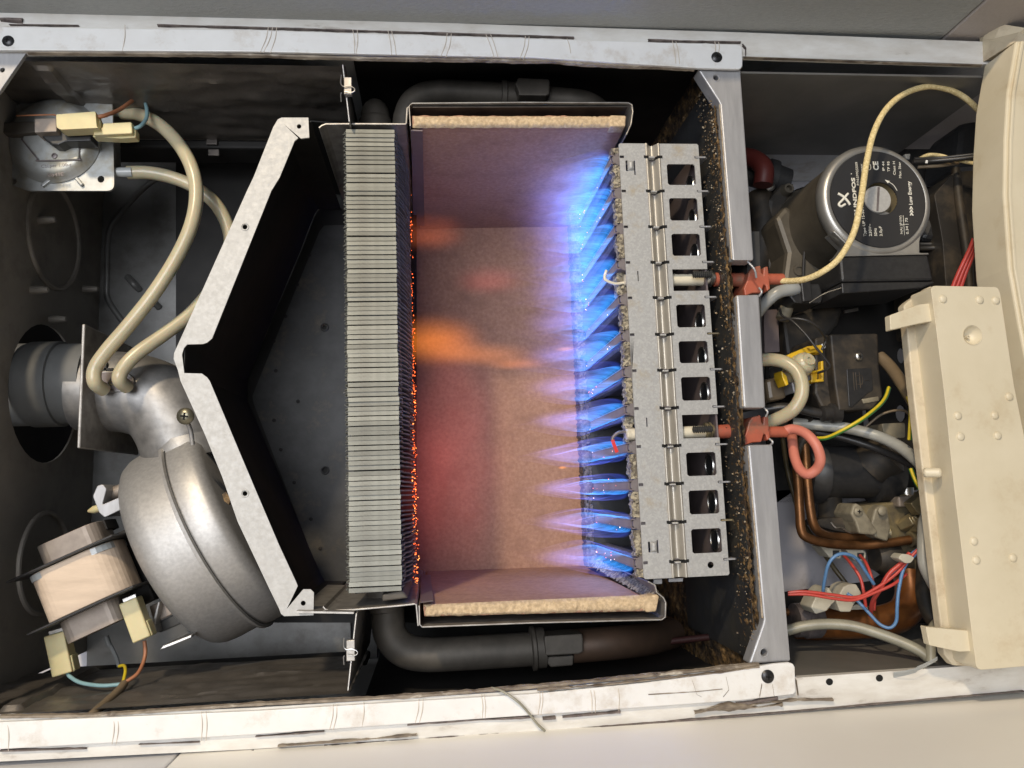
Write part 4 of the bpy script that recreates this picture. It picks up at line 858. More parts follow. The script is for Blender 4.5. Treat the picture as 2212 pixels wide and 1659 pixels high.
# soft glowing flame gas and added red light: closed bodies with emission in their volume
def glow_volume_mat(name, col, dens, half, nscale, stretch, thr=(.35, .7)):
    m = bpy.data.materials.new(name); m.use_nodes = True; nt = m.node_tree; N = nt.nodes; L = nt.links
    for n in list(N): N.remove(n)
    tc = N.new("ShaderNodeTexCoord"); mp = N.new("ShaderNodeMapping"); mp.inputs["Scale"].default_value = tuple(1 / h for h in half); L.new(tc.outputs["Object"], mp.inputs[0])
    ln = N.new("ShaderNodeVectorMath"); ln.operation = 'LENGTH'; L.new(mp.outputs[0], ln.inputs[0])
    mr = N.new("ShaderNodeMapRange"); mr.interpolation_type = 'SMOOTHERSTEP'; mr.inputs[1].default_value = 1.0; mr.inputs[2].default_value = .0; L.new(ln.outputs["Value"], mr.inputs[0])
    m2 = N.new("ShaderNodeMapping"); m2.inputs["Scale"].default_value = stretch; L.new(tc.outputs["Object"], m2.inputs[0])
    nz = N.new("ShaderNodeTexNoise"); nz.inputs["Scale"].default_value = nscale; nz.inputs["Detail"].default_value = 3; L.new(m2.outputs[0], nz.inputs["Vector"])
    nr_ = N.new("ShaderNodeMapRange"); nr_.inputs[1].default_value = thr[0]; nr_.inputs[2].default_value = thr[1]; L.new(nz.outputs["Fac"], nr_.inputs[0])
    a = N.new("ShaderNodeMath"); a.operation = 'MULTIPLY'; L.new(mr.outputs[0], a.inputs[0]); L.new(nr_.outputs[0], a.inputs[1])
    b = N.new("ShaderNodeMath"); b.operation = 'MULTIPLY'; L.new(a.outputs[0], b.inputs[0]); b.inputs[1].default_value = dens
    e = N.new("ShaderNodeEmission"); e.inputs[0].default_value = (*col, 1); L.new(b.outputs[0], e.inputs[1])
    o = N.new("ShaderNodeOutputMaterial"); L.new(e.outputs[0], o.inputs["Volume"]); return m
GH = (.036, .0088, .062)
GM = [glow_volume_mat("lavender_flame_gas_%d" % i, (.32, .29, 1.0), 11, GH, 30 + 7 * i, (.4, 1, 1), (.15, .65)) for i in range(3)]
qf = random.Random(21)
ordn = ["topmost", "second", "third", "fourth", "fifth", "sixth", "seventh", "eighth", "ninth", "tenth", "eleventh", "lowest"]
def sheet(s, sgn, L0, A, h0, seed, sub=1.0):
    m = MB()
    def fn(a, b):                                        # a along the flame, b along the bar
        w = WBAR0 - .001 + (WBAR1 - WBAR0 + .002) * b
        lf = L0 * (.80 + .20 * noise.noise((b * 5, seed, 1)) + .07 * noise.noise((b * 15, seed, 5)) + .12 * b) * min(1, .55 + 6 * min(b, 1 - b + .05))
        x = ub - .0006 - lf * a
        hgt = h0 * (1 - a) + A * math.sin(math.pi * min(1, a) ** .55) * (1 + .25 * noise.noise((b * 8, seed, 9)))
        hgt = hgt * (1 - a ** 3)
        return (x, s + sgn * hgt + .0011 * a * noise.noise((b * 6, a * 2, seed)) - .0004, w)
    m.grid(fn, 26, 64, uv=True); return m
for i, s in enumerate(SL):
    fc_ = Vector((ub - .030, s, -.085))
    f = thing("flame", "%s blue gas flame, %s" % (ordn[i], "just under the upper corner of the burner" if i == 0 else "at the burner bar nearest the lower fibre board" if i == 11 else "counted from the top of the burner"), "flame", fc_, "blue flames along the burner bars")
    L0 = .052 + .006 * noise.noise((i * .7, 3, 1)) + (.004 if i in (2, 3) else 0)
    gb = MB(); gb.lathe((0, 0, 0), (1, 0, 0), [(-math.cos(math.pi * k / 10), math.sin(math.pi * k / 10)) for k in range(11)], 18, caps=False)
    gb.v = [Vector((p.x * GH[0], p.y * GH[1], p.z * GH[2])) + fc_ for p in gb.v]; part("flame_body", gb, GM[i % 3], f)
    for sgn in (1, -1):
        part("inner_sheet", sheet(s, sgn, L0, .0030, .0030, i * 2.3 + sgn, 1), FM[(i + (sgn > 0)) % 4], f, recalc=False)
        part("outer_sheet", sheet(s, sgn, L0 * 1.5, .0062, .0036, i * 3.1 + sgn, 1), FO[(i + (sgn > 0)) % 4], f, recalc=False)
def wisp(x, y, w, hu, hv, hw, label, col, dens, ns=60, stretch=(.35, 1, 1), tilt=0, thr=(.3, .62), group=None):
    c = P(x, y, w); m = MB(); half = (hu, hv, hw)
    m.lathe((0, 0, 0), (1, 0, 0), [(-math.cos(math.pi * k / 10), math.sin(math.pi * k / 10)) for k in range(11)], 18, caps=False)
    m.v = [Vector((p.x * hu, p.y * hv, p.z * hw)) + c for p in m.v]
    o = thing("flame_or_glow_wisp", label, "flame", c, group, m, glow_volume_mat("glow_volume", col, dens, half, ns, stretch, thr))
    if tilt: o.rotation_euler = (MR @ Matrix.Rotation(tilt, 3, 'Z')).to_euler()
    return o
wisp(945, 738, -.12, .050, .026, .055, "large soft orange flame haze at the heat exchanger", (1.0, .25, .02), 17, tilt=-.05, thr=(.05, .75), ns=40, stretch=(.25, 1, 1))
wisp(1050, 766, -.11, .056, .0120, .045, "paler orange tail of the large flame haze", (1.0, .30, .06), 12, tilt=-.05, thr=(.05, .75), ns=40, stretch=(.25, 1, 1))
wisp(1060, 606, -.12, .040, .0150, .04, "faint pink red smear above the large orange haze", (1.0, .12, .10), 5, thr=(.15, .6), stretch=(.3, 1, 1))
wisp(1175, 470, -.09, .040, .055, .06, "soft lavender glow in front of the upper blue flames", (.36, .34, 1.0), 1.7, ns=25, stretch=(.5, 1, 1), thr=(.2, .7))
wisp(1190, 760, -.09, .036, .060, .06, "soft violet glow in front of the middle blue flames", (.46, .32, 1.0), 1.4, ns=25, stretch=(.5, 1, 1), thr=(.2, .7))
wisp(1120, 786, -.10, .034, .0058, .03, "slim orange streak right of the large orange haze", (1.0, .30, .08), 18)
wisp(1222, 754, -.06, .011, .0016, .012, "tiny bright orange streak at the tip of the blue flames", (1.0, .40, .12), 50, thr=(.1, .4))
wisp(935, 505, -.14, .040, .020, .04, "faint orange glow near the upper left of the back board", (1.0, .20, .06), 8)
wisp(1215, 1010, -.05, .0045, .0016, .006, "small orange spark above the lower blue flames", (1.0, .33, .04), 110, thr=(.1, .4))
wisp(925, 1060, -.10, .036, .105, .07, "added red glow lighting the board low beside the heat exchanger", (1.0, .13, .10), 1.5, ns=25, stretch=(1, 1, 1), thr=(.0, .7))  # emissive volume added to throw red light on the fibre board, no flame here
wisp(990, 985, -.13, .056, .14, .09, "added dim red haze tinting the left half of the back board", (1.0, .17, .15), 3.4, ns=25, stretch=(1, 1, 1), thr=(.2, .7))  # added emissive haze that puts the red tint over the board
# =================================================================== fan
fan = thing("fan", "round silver exhaust fan with tape wrapped motor coil under the hood", "fan", P(430, 1180, -.09))
WA = -.118
A_ = Vector((.893, .450, 0)).normalized()                  # axis, from the motor towards the hood
cc = P(372, 1200, WA); Rd = .0775
d = MB(); prof = [(-.004, .002), (-.003, Rd * .45), (-.001, Rd * .80), (.0015, Rd * .90), (.005, Rd * .955), (.010, Rd * .985), (.018, Rd * .998), (.037, Rd), (.0375, Rd + .0012), (.0382, Rd + .0036), (.0405, Rd + .0040), (.0412, Rd + .0015), (.0415, Rd + .0010), (.043, Rd + .0014), (.050, Rd + .0014), (.058, Rd + .0008), (.0625, Rd - .0015), (.065, Rd - .006)]
d.lathe(cc, A_, prof, 96); part("drum", d, m_drum, fan, ang=50)
d = MB(); d.lathe(cc, A_, [(.0413, Rd + .0022), (.0420, Rd + .0022)], 96, caps=False); part("seam_groove", d, m_soot2, fan)
B_ = Vector((-A_.y, A_.x, 0))                               # along the chord, towards picture top
# motor
def loc(t, b, w): return cc + A_ * t + B_ * b + Vector((0, 0, w - WA))
def orient(mb_pts): return mb_pts
ctr = P(190, 1253, -.062); sM = S(190, 1253, -.062)
ca = Vector((math.cos(math.radians(23)), math.sin(math.radians(23)), 0)); cb = Vector((-ca.y, ca.x, 0))
def rbox(c, la, lb, lc, r, n=5):
    """block with rounded long edges, long axis cb"""
    m = MB(); ring = []
    for sx_, sy_, st in ((1, 1, 0), (-1, 1, 90), (-1, -1, 180), (1, -1, 270)):
        for j in range(n + 1):
            a = math.radians(st + 90 * j / n); ring.append(c + ca * (sx_ * (la - r) + r * math.cos(a)) + Vector((0, 0, sy_ * (lc - r) + r * math.sin(a))) - cb * lb)
    return m.solid(ring, [], cb * (2 * lb))
k = rbox(ctr, 94 * sM, 56 * sM, .021, .016, 8); part("coil", k, m_coil, fan, bev=.0006)
k = rbox(ctr + cb * 47 * sM, 92 * sM, 7 * sM, .0203, .011); part("tape_band", k, m_hose2, fan)
for sg, le, ri in ((1, 116, 128), (-1, 116, 132)):
    k = MB(); c = ctr + cb * sg * (60 * sM)
    k.obox(c, ca * le * sM, cb * 2.6 * sM, Vector((0, 0, .026))); part("bobbin_flange", k, m_blackp, fan, bev=.0006)
cu = P(170, 1178, -.066); k = rbox(cu, 68 * sM, 29 * sM, .016, .008); part("laminated_core", k, m_lam, fan, bev=.0004)
cl = P(212, 1327, -.066); k = rbox(cl, 66 * sM, 34 * sM, .016, .008); part("laminated_core", k, m_lam, fan, bev=.0004)
k = MB(); k.obox(P(222, 1140, -.075), ca * 22 * sM, cb * 12 * sM, Vector((0, 0, .01))); part("core_yoke", k, m_soot, fan, bev=.0005)
k = MB(); k.obox(P(262, 1240, -.09), ca * 60 * sM, cb * 90 * sM, Vector((0, 0, .01))); part("motor_plate", k, m_soot, fan, bev=.001)
# mounting arms
k = MB(); k.tube([P(236, 1068, -.085), P(290, 1048, -.085)], 14 * S(260, 1055, -.085), 16, smooth=False); part("spacer_post", k, m_lam, fan)
k = MB(); s0 = [(200, 1072), (210, 1049), (222, 1046), (230, 1056), (221, 1090), (285, 1062), (292, 1082), (280, 1092), (226, 1118), (214, 1108)]
k.prism(rnd(s0, 3, 2), -.070, -.095); part("mounting_bracket", k, m_bracket, fan, bev=.0008)
k = MB(); k.lathe(P(203, 1101, -.085), (-1, -.25, 0), [(-.004, .0028), (0, .0028), (.004, .0010), (.0045, 0)], 14); part("rubber_tip", k, m_conn, fan)
k = MB(); k.prism([(322, 1310), (376, 1287), (392, 1318), (332, 1347)], -.078, -.095); part("lower_post", k, m_lam, fan, bev=.001)
k = MB(); k.prism([(333, 1348), (392, 1320), (400, 1344), (344, 1368)], -.080, -.096); part("lower_bracket", k, m_soot2, fan, bev=.001)
k = MB(); k.prism([(345, 1404), (352, 1395), (414, 1371), (413, 1377), (372, 1394)], -.060, -.085); part("bracket_strip", k, m_steel, fan, bev=.0003)
k = MB(); k.prism([(329, 1345), (341, 1300), (345, 1302), (335, 1350), (340, 1366), (333, 1370)], -.070, -.082); part("lower_strut", k, m_drum, fan, bev=.0005)
def connector(px, ang, la, lb, w, name_parent, wirepx, mw, label=None, lc=.0055):
    c = P(px[0], px[1], w); a = math.radians(ang); s = S(px[0], px[1], w)
    ax = Vector((math.cos(a), math.sin(a), 0)) * la * s; ay = Vector((-math.sin(a), math.cos(a), 0)) * lb * s
    k = MB(); k.obox(c, ax, ay, Vector((0, 0, lc)))
    k.obox(c + ax * .62 - Vector((0, 0, .0012)), ax * .4, ay * 1.12, Vector((0, 0, lc * .85)))
    o = part("plug", k, m_conn, name_parent, bev=.0009)
    t = MB(); t.obox(c - ax * 1.06, ax * .10, ay * .72, Vector((0, 0, .0009))); part("spade_tab", t, m_steel, o)
    return o
connector((297, 1337), -69, 46, 20, -.058, fan, None, None)
connector((133, 1410), -76, 46, 22, -.062, fan, None, None)
# fan supply cable with three cores
cb1 = thing("fan_cable", "tan three core cable whose blue, yellow and brown cores reach the fan plugs", "cable", P(245, 1510, -.07))
k = MB(); k.tpx([(268, 1477, -.046), (258, 1490, -.038), (235, 1512, -.024), (205, 1538, -.007), (190, 1552, -.001)], 9.5, 14); part("sheath", k, m_tan, cb1)
k = MB(); k.tpx([(146, 1453, -.062), (152, 1462, -.058), (176, 1475, -.052), (220, 1481, -.047), (262, 1478, -.046)], 4.4, 10); part("blue_core", k, m_teal, cb1)
k = MB(); k.tpx([(312, 1384, -.06), (314, 1410, -.060), (308, 1435, -.056), (295, 1457, -.050), (270, 1474, -.046)], 4.2, 10); part("brown_core", k, m_brown, cb1)
k = MB(); k.tpx([(266, 1474, -.046), (271, 1450, -.056), (268, 1438, -.066), (258, 1439, -.074)], 3.6, 10); part("yellow_core", k, m_yel, cb1)
k = MB(); k.tpx([(257, 1440, -.080), (252, 1422, -.083), (243, 1402, -.086), (230, 1378, -.086)], 4.2, 8); k.tpx([(229, 1374, -.086), (236, 1395, -.086)], 6, 10); part("crimp_terminal", k, m_rubber, cb1)
# =================================================================== flue elbow
el = thing("flue_elbow", "cast silver flue elbow running from the end wall down to the fan", "flue elbow", P(280, 850, -.09))
we = -.100
k = MB(); re = 90 * S(300, 850, we)
k.tube([P(176, 843, we), P(230, 845, we), P(290, 850, we), P(345, 872, we), P(378, 915, we), P(398, 965, we), P(410, 1000, we)], re, 48, sub=8); part("elbow_pipe", k, m_elbow, el)
k = MB(); c = P(180, 835, we); k.lathe(P(20, 832, we), (1, 0, 0), [(0, re * 1.02), (.018, re * 1.02), (.0185, re * 1.06), (.038, re * 1.06), (.0385, re * 1.0), (.06, re * 1.0)], 56); part("rubber_collar", k, m_rubber, el)
u0 = P(171, 835, -.052).x; k = MB(); pv0 = P(172, 700, -.052).y; pv1 = P(172, 968, -.052).y
k.box((u0, pv1, -.155), (u0 + .0022, pv0, -.052)); part("wall_flange", k, m_sheet, el, bev=.0008)
# oval pressure tapping
tap = [P(238 + 46 * math.cos(t) + (8 if math.cos(t) > 0 else -8), 824 + 20 * math.sin(t), 0) for t in [i * math.pi / 14 for i in range(28)]]
wt = we + re * .985
k = MB(); k.prism([(238 + 40 * math.cos(i * math.pi / 14) + (12 if math.cos(i * math.pi / 14) > 0 else -12), 824 + 23 * math.sin(i * math.pi / 14)) for i in range(28)], wt + .0018, wt - .016); part("pressure_tapping", k, m_elbow, el, bev=.0006)
k = MB(); k.prism([(238 + 36 * math.cos(i * math.pi / 14) + (12 if math.cos(i * math.pi / 14) > 0 else -12), 824 + 19 * math.sin(i * math.pi / 14)) for i in range(28)], wt + .0021, wt - .004); q = part("tapping_recess", k, m_bar, el)
k = MB(); k.lathe(P(244, 828, wt), (0, 0, 1), [(0, .002), (.003, .0018), (.003, .0009), (.001, .0008)], 12); part("test_nipple", k, m_brass, el)
k = MB(); pc = P(229, 798, we + re * .90); k.obox(pc, (.0052, 0, 0), (0, .0007, 0), (0, 0, .0016)); k.obox(pc, (.0007, 0, 0), (0, .0052, 0), (0, 0, .0016)); part("plus_mark", k, m_soot2, el)
screw_head(P(401, 899, -.022), (0, -.1, 1), 19 * S(401, 899, -.022), el, m=m_screwg, dome=.55)
k = MB(); k.tpx([(404, 910, -.024), (412, 932, -.03), (416, 960, -.034)], 5, 10); part("screw_shank", k, m_drum, el)
k = MB(); k.lathe(P(412, 985, we), (.25, -1, 0), [(-.012, re * 1.0), (-.006, re * 1.04), (0, re * 1.06), (.004, re * 1.06), (.0045, re)], 48); part("clamp_collar", k, m_elbow, el)
# =================================================================== pressure switch
WS = -.060
ps = thing("pressure_switch", "square zinc plated pressure switch with a domed centre and printed rating", "pressure switch", P(120, 305, WS))
plate = rnd([(-20, 203), (242, 196), (247, 412), (60, 412), (30, 400), (0, 385), (-20, 382)], [8, 22, 16, 10, 4, 4, 4], 5)
k = MB(); k.prism(plate, WS, WS - .0022, [circ(224, 214, 7), circ(38, 219, 7), circ(218, 387, 7.5), circ(29, 391, 7.5)]); part("body_plate", k, m_tin, ps, bev=.0008)
k = MB(); k.prism([(-20, 240), (30, 232), (200, 232), (238, 260), (240, 350), (200, 385), (60, 395), (-20, 370)], WS - .0023, WS - .022); part("lower_shell", k, m_tin, ps, bev=.002)
sS = S(115, 305, WS); k = MB(); k.lathe(P(118, 304, WS), (0, 0, 1), [(-.001, 103 * sS), (.0012, 102 * sS), (.0024, 97 * sS), (.0050, 92 * sS), (.0072, 84 * sS), (.0078, 72 * sS), (.0074, 60 * sS), (.0074, 0)], 72); dome = part("dome", k, m_tin, ps)
wd0 = WS + .0076
k = MB(); k.prism([(48, 300), (80, 340), (84, 346), (166, 344), (170, 340), (171, 318), (178, 314), (205, 312), (205, 270), (60, 268)], wd0 + .0016, wd0 - .002); part("raised_step", k, m_tin, ps, bev=.0006)
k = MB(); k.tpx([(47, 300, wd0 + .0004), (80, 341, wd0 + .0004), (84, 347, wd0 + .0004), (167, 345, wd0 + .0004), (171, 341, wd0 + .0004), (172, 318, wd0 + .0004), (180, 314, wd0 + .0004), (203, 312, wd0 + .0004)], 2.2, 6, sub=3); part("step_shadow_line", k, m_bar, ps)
k = MB(); k.lathe(P(118, 337, wd0 + .0016), (0, 0, 1), [(0, 6.5 * sS), (.0008, 6 * sS), (.001, 3.5 * sS), (.0002, 3 * sS)], 18); part("dimple", k, m_bar, ps)
k = MB(); k.prism([(84, 287), (196, 280), (197, 304), (140, 306), (125, 313), (112, 312), (95, 300)], wd0 + .012, wd0); part("terminal_block", k, m_blackp, ps, bev=.001)
k = MB(); k.prism([(-20, 264), (75, 261), (76, 286), (20, 290), (-20, 282)], wd0 + .006, wd0 - .004); part("terminal_cover", k, m_tubeg, ps, bev=.001)
k = MB(); k.prism([(74, 256), (122, 254), (122, 284), (74, 286)], wd0 + .018, wd0 + .004); part("terminal_cover", k, m_lam, ps, bev=.0006)
wk = wd0 + .020
k = MB(); k.prism(rnd([(121, 247), (206, 240.5), (209, 274), (214, 276), (131, 280), (122, 275)], 3, 2), wk + .004, wk - .006); part("plug", k, m_conn, ps, bev=.0011)
k = MB(); k.prism(rnd([(206, 241), (217, 262), (217, 277), (131, 281), (135, 272), (207, 268)], 2, 2), wk - .001, wk - .007); part("plug", k, m_conn, ps, bev=.0008)
k = MB(); k.prism(rnd([(222, 266), (284, 263), (286, 288), (201, 292), (203, 276), (221, 276)], 3, 2), wk - .002, wk - .012); part("plug", k, m_conn, ps, bev=.0011)
k = MB(); k.prism(rnd([(284, 264), (293, 281), (293, 297), (262, 299), (200, 296), (203, 288), (286, 286)], 2, 2), wk - .006, wk - .013); part("plug", k, m_conn, ps, bev=.0008)
pw = MB(); pw.tpx([(209, 253, wk), (228, 249, wk - .002), (258, 237, wk - .012), (282, 220, wk - .022), (300, 204, wk - .035)], 4.6, 10); part("brown_lead", pw, m_brown, ps)
pw = MB(); pw.tpx([(290, 278, wk - .006), (304, 272, wk - .008), (316, 256, wk - .016), (317, 235, wk - .024), (311, 214, wk - .032), (305, 203, wk - .036)], 4.2, 10); part("blue_lead", pw, m_teal, ps)
pw = MB(); pw.tpx([(36, 250, wk - .004), (70, 249, wk), (112, 248, wk), (124, 250, wk)], 1.6, 6); part("thin_lead", pw, m_brown, ps)
g = MB(); g.lathe(P(312, 196, -.10), (.2, 1, .3), [(-.012, 7 * sS), (0, 12 * sS), (.006, 14 * sS)], 16); part("lead_grommet", g, m_soot, ps)
# printed rating (as worn as in the photo)
for s_, a, b, h in (("Cbl.per 1.00-c", (89, 363), (154, 358.5), 7.5), ("0649E", (104, 382), (138, 380), 8.5)):
    p0 = P(a[0], a[1], wd0); p1 = P(b[0], b[1], wd0); t = text_mb(s_, p0, p1 - p0, h * sS); 
    mx = max((v - p0).dot((p1 - p0).normalized()) for v in t.v); t = text_mb(s_, p0, p1 - p0, h * sS, xs=(p1 - p0).length / mx); part("print", t, m_bar, ps, recalc=False)
k = MB(); k.tpx([(240, 240, -.07), (272, 242, -.072)], 11, 14); part("hose_port", k, m_hose2, ps)
k = MB(); k.tpx([(240, 373, -.066), (285, 372, -.068)], 11, 14); part("hose_port", k, m_hose2, ps)
for x, y, a in ((100, 396, 40), (172, 393, -50), (57, 212, 60)):
    k = MB(); k.obox(P(x, y, WS + .001), Vector((math.cos(math.radians(a)), math.sin(math.radians(a)), 0)) * .0035, Vector((-math.sin(math.radians(a)), math.cos(math.radians(a)), 0)) * .0012, (0, 0, .0016)); part("crimp", k, m_tin, ps, bev=.0006)
# =================================================================== hoses
thing("pressure_hose", "yellowed hose looping in front from the upper switch port to the elbow tapping", "hose", P(380, 500, -.05), mb=MB().tpx([(262, 243, -.072), (300, 247, -.070), (345, 270, -.062), (385, 310, -.055), (413, 360, -.050), (424, 415, -.048), (415, 480, -.046), (385, 550, -.046), (335, 630, -.046), (280, 700, -.048), (232, 756, -.050), (206, 795, -.051), (205, 826, -.052), (224, 842, -.062)], 15.5, 18, sub=8), m=m_hose)
thing("pressure_hose", "yellowed hose passing behind the hood flange to the elbow tapping", "hose", P(400, 500, -.08), mb=MB().tpx([(275, 373, -.070), (320, 373, -.072), (370, 383, -.074), (420, 404, -.076), (465, 440, -.078), (492, 490, -.08), (497, 540, -.08), (480, 590, -.078), (446, 640, -.074), (405, 684, -.068), (350, 725, -.062), (296, 764, -.056), (266, 796, -.053), (258, 820, -.053), (274, 836, -.063)], 14.5, 18, sub=8), m=m_hose)
# =================================================================== circulation pump
WF = -.030
pm = thing("circulation_pump", "round circulation pump with black printed label and slotted silver plug", "pump", P(1894, 432, -.1))
sP = S(1894, 432, WF); pc = P(1894, 432, WF); r1 = 119 * sP
k = MB(); k.lathe(pc, (0, 0, -1), [(-.0006, 101 * sP), (-.0018, 104 * sP), (-.0012, 112 * sP), (.002, r1), (.008, r1 * 1.01), (.009, r1 * .985)], 96, caps=False)
part("end_ring", k, m_pumpr, pm, ang=60)
k = MB(); k.lathe(pc, (0, 0, -1), [(.008, r1 * .985), (.03, r1 * .97), (.085, r1 * .985), (.088, r1 * 1.06), (.096, r1 * 1.07), (.10, r1 * 1.0), (.13, r1 * .98)], 96); part("motor_can", k, m_pumpb, pm)
k = MB(); k.lathe(pc, (0, 0, -1), [(.086, r1 * 1.075), (.0885, r1 * 1.085), (.091, r1 * 1.075)], 96, caps=False); part("flange_seam", k, m_blackp, pm)
k = MB(); k.prism(rnd([(1795, 480), (1830, 549), (1816, 549), (2012, 548), (1996, 548), (1992, 500), (2006, 470), (1900, 440)], 0), WF - .0010, WF - .012)
k = MB(); k.prism([(1800, 500), (1830, 530), (1818, 546), (1812, 551), (2010, 549), (1987, 545), (1987, 522), (1994, 490), (1900, 450)], WF + .0002, WF - .014); part("bracket_face", k, m_pumpr, pm, bev=.0008)
k = MB(); k.prism([(1811, 550), (2006, 546), (2006, 549.5), (1811, 554)], WF + .0012, WF - .012); part("bracket_lip", k, m_pumpr, pm, bev=.0004)
rl_ = [(pc.x + 101.5 * sP * math.cos(i * math.pi / 36), pc.y + 102 * sP * math.sin(i * math.pi / 36)) for i in range(72)]
hc = P(1900, 431, WF); hl_ = [(hc.x + 35 * sP * math.cos(i * math.pi / 18), hc.y + 34.5 * sP * math.sin(i * math.pi / 18)) for i in range(36)]
k = MB(); k.solid([(a, b, WF + .0022) for a, b in rl_], [[(a, b, WF + .0022) for a, b in hl_]], (0, 0, -.0015)); lab = part("label_disc", k, m_label, pm)
k = MB(); k.lathe(hc, (0, 0, -1), [(-.0015, 35 * sP), (.004, 34 * sP), (.006, 33 * sP), (.006, 0)], 48, caps=False); part("plug_recess", k, m_brass, pm)
pg = P(1896.5, 430, WF + .003); k = MB(); rp_ = 28.6 * sP
k.lathe(pg, (0, 0, 1), [(-.008, rp_), (-.0008, rp_), (0, rp_ * .965), (0, 0)], 56); plug = part("vent_plug", k, m_alu, pm)
dirn = Vector((8, 50, 0)).normalized(); k = MB(); k.obox(pg + Vector((0, 0, .0001)), dirn * rp_ * .9, Vector((dirn.y, -dirn.x, 0)) * rp_ * .075, (0, 0, .00025)); part("slot", k, m_bar, plug)
# printing on the label
wl_ = WF + .0023
pr = MB()
def printed(s_, a, b, h, bold=0.0):
    p0 = P(a[0], a[1], wl_); p1 = P(b[0], b[1], wl_); d_ = p1 - p0; t = text_mb(s_, p0, d_, h * sP, bold=bold); dn = d_.normalized()
    mx = max((v - p0).dot(dn) for v in t.v); t = text_mb(s_, p0, d_, h * sP, bold=bold, xs=d_.length / mx); pr.add(t.v, t.f)
printed("GRUNDFOS", (1855, 482), (1846, 384), 7.5, .035)
printed("P/N:59925509", (1856, 401), (1852, 350.5), 5)
printed("Type UP 15-50 AO", (1871, 511), (1864, 436), 5.6)
printed("230V~", (1883, 510.5), (1881, 484), 5.6); printed("50Hz", (1894.5, 510.5), (1893, 493), 5.6); printed("2.0µF", (1906, 510.5), (1904, 489), 5.6)
printed("CE", (1898, 368), (1896, 349), 11, .03)
printed("IP 44", (1911, 370), (1910, 349), 5); printed("TF 95", (1922, 371.5), (1921, 349), 5); printed("Class H", (1934.5, 378.5), (1933, 349), 5); printed("Max. 3bar", (1947, 385.5), (1945, 350), 5)
printed(">>>", (1974, 466), (1972.5, 446), 9.5, .05); printed("Low Energy", (1971, 443), (1966.5, 392), 7.5, .02)
printed("In(A) | P1(W)", (1949.5, 506), (1947, 466), 4.8); printed("0.34 | 75", (1962.5, 506), (1960, 471), 5.2)
printed("max", (1864, 372), (1862.5, 354), 4.6)
for a, b in (((1954, 508), (1951, 465)), ((1945, 485), (1962, 485))):
    pr.tube([P(a[0], a[1], wl_), P(b[0], b[1], wl_)], .5 * sP, 5, smooth=False)
pr.tpx([(1938, 412, wl_), (1930, 400, wl_), (1917, 391, wl_)], .7, 6); pr.add([P(1911, 388, wl_), P(1922, 391, wl_), P(1918, 396, wl_)], [(0, 1, 2)])
# the emblem beside the name: a crossed loop
for pts in ([(1810, 418), (1822, 425), (1832, 436), (1836, 443)], [(1832, 418), (1820, 432), (1812, 441), (1817, 446), (1826, 441)]):
    pr.tpx([(a, b, wl_) for a, b in pts], 2.6, 8)
pr.lathe(P(1839, 375.5, wl_), (0, 0, 1), [(0, 1.2 * sP), (.0002, 1.1 * sP)], 10)
c_ = P(1877, 360, wl_); pr.tube([c_ + Vector((4.2 * sP * math.cos(i * math.pi / 12), 7 * sP * math.sin(i * math.pi / 12), 0)) for i in range(25)], .5 * sP, 5, smooth=False)
part("label_print", pr, m_print, lab, recalc=False)
# capacitor / terminal box under the pump
k = MB(); k.prism([(1813, 555), (2005, 550), (2017, 606), (1818, 609)], WF + .001, WF - .05); part("terminal_box", k, m_blackp, pm, bev=.002)
k = MB(); k.prism([(1818, 611), (2018, 608), (2017, 612), (1990, 622), (1820, 634)], WF, WF - .05); part("box_base", k, m_blackp, pm, bev=.002)
k = MB(); k.prism([(1675, 470), (1700, 545), (1690, 620), (1720, 610), (1790, 600), (1810, 560), (1770, 520), (1700, 440)], -.085, -.125); part("volute", k, m_pumpb, pm, bev=.004)
k = MB(); k.prism([(1660, 430), (1690, 395), (1720, 392), (1712, 420), (1692, 470), (1690, 545), (1664, 600), (1650, 520)], -.115, -.14); part("volute_rim", k, m_dustp, pm, bev=.004)
for x, y, w, r in ((1704, 407, -.108, 11), (1726, 584, -.085, 13)):
    k = MB(); s_ = S(x, y, w); k.lathe(P(x, y, w), (0, 0, 1), [(-.02, r * s_), (0, r * s_), (.001, r * .9 * s_), (.001, r * .55 * s_), (-.003, r * .5 * s_), (-.003, 0)], 24); part("cap_bolt", k, m_pumpb, pm)
k = MB(); k.prism(rnd([(1710, 617), (1770, 612), (1778, 640), (1774, 655), (1718, 655), (1706, 640)], 4, 3), -.055, -.085); k.prism([(1730, 610), (1752, 608), (1757, 650), (1735, 652)], -.052, -.06); part("plug_housing", k, m_blackp, pm, bev=.001)
k = MB(); k.prism([(1690, 690), (1775, 655), (1800, 620), (1830, 640), (1812, 700), (1760, 760), (1700, 770)], -.10, -.15); part("pump_foot", k, m_dustp, pm, bev=.003)
screw_head(P(1663, 402, -.12), (0, 0, 1), 11 * S(1663, 402, -.12), pm, m=m_steel, dome=.5)
k = MB(); k.prism([(1990, 515), (2010, 460), (2025, 450), (2033, 470), (2035, 500), (2020, 520)], -.07, -.09); part("black_boss", k, m_blackp, pm, bev=.004)
k = MB(); k.tpx([(1985, 527, -.075), (2040, 527, -.075)], 4, 10); k.tpx([(1985, 536, -.072), (2040, 535, -.072)], 5, 10); part("bright_rod", k, m_steel, pm)
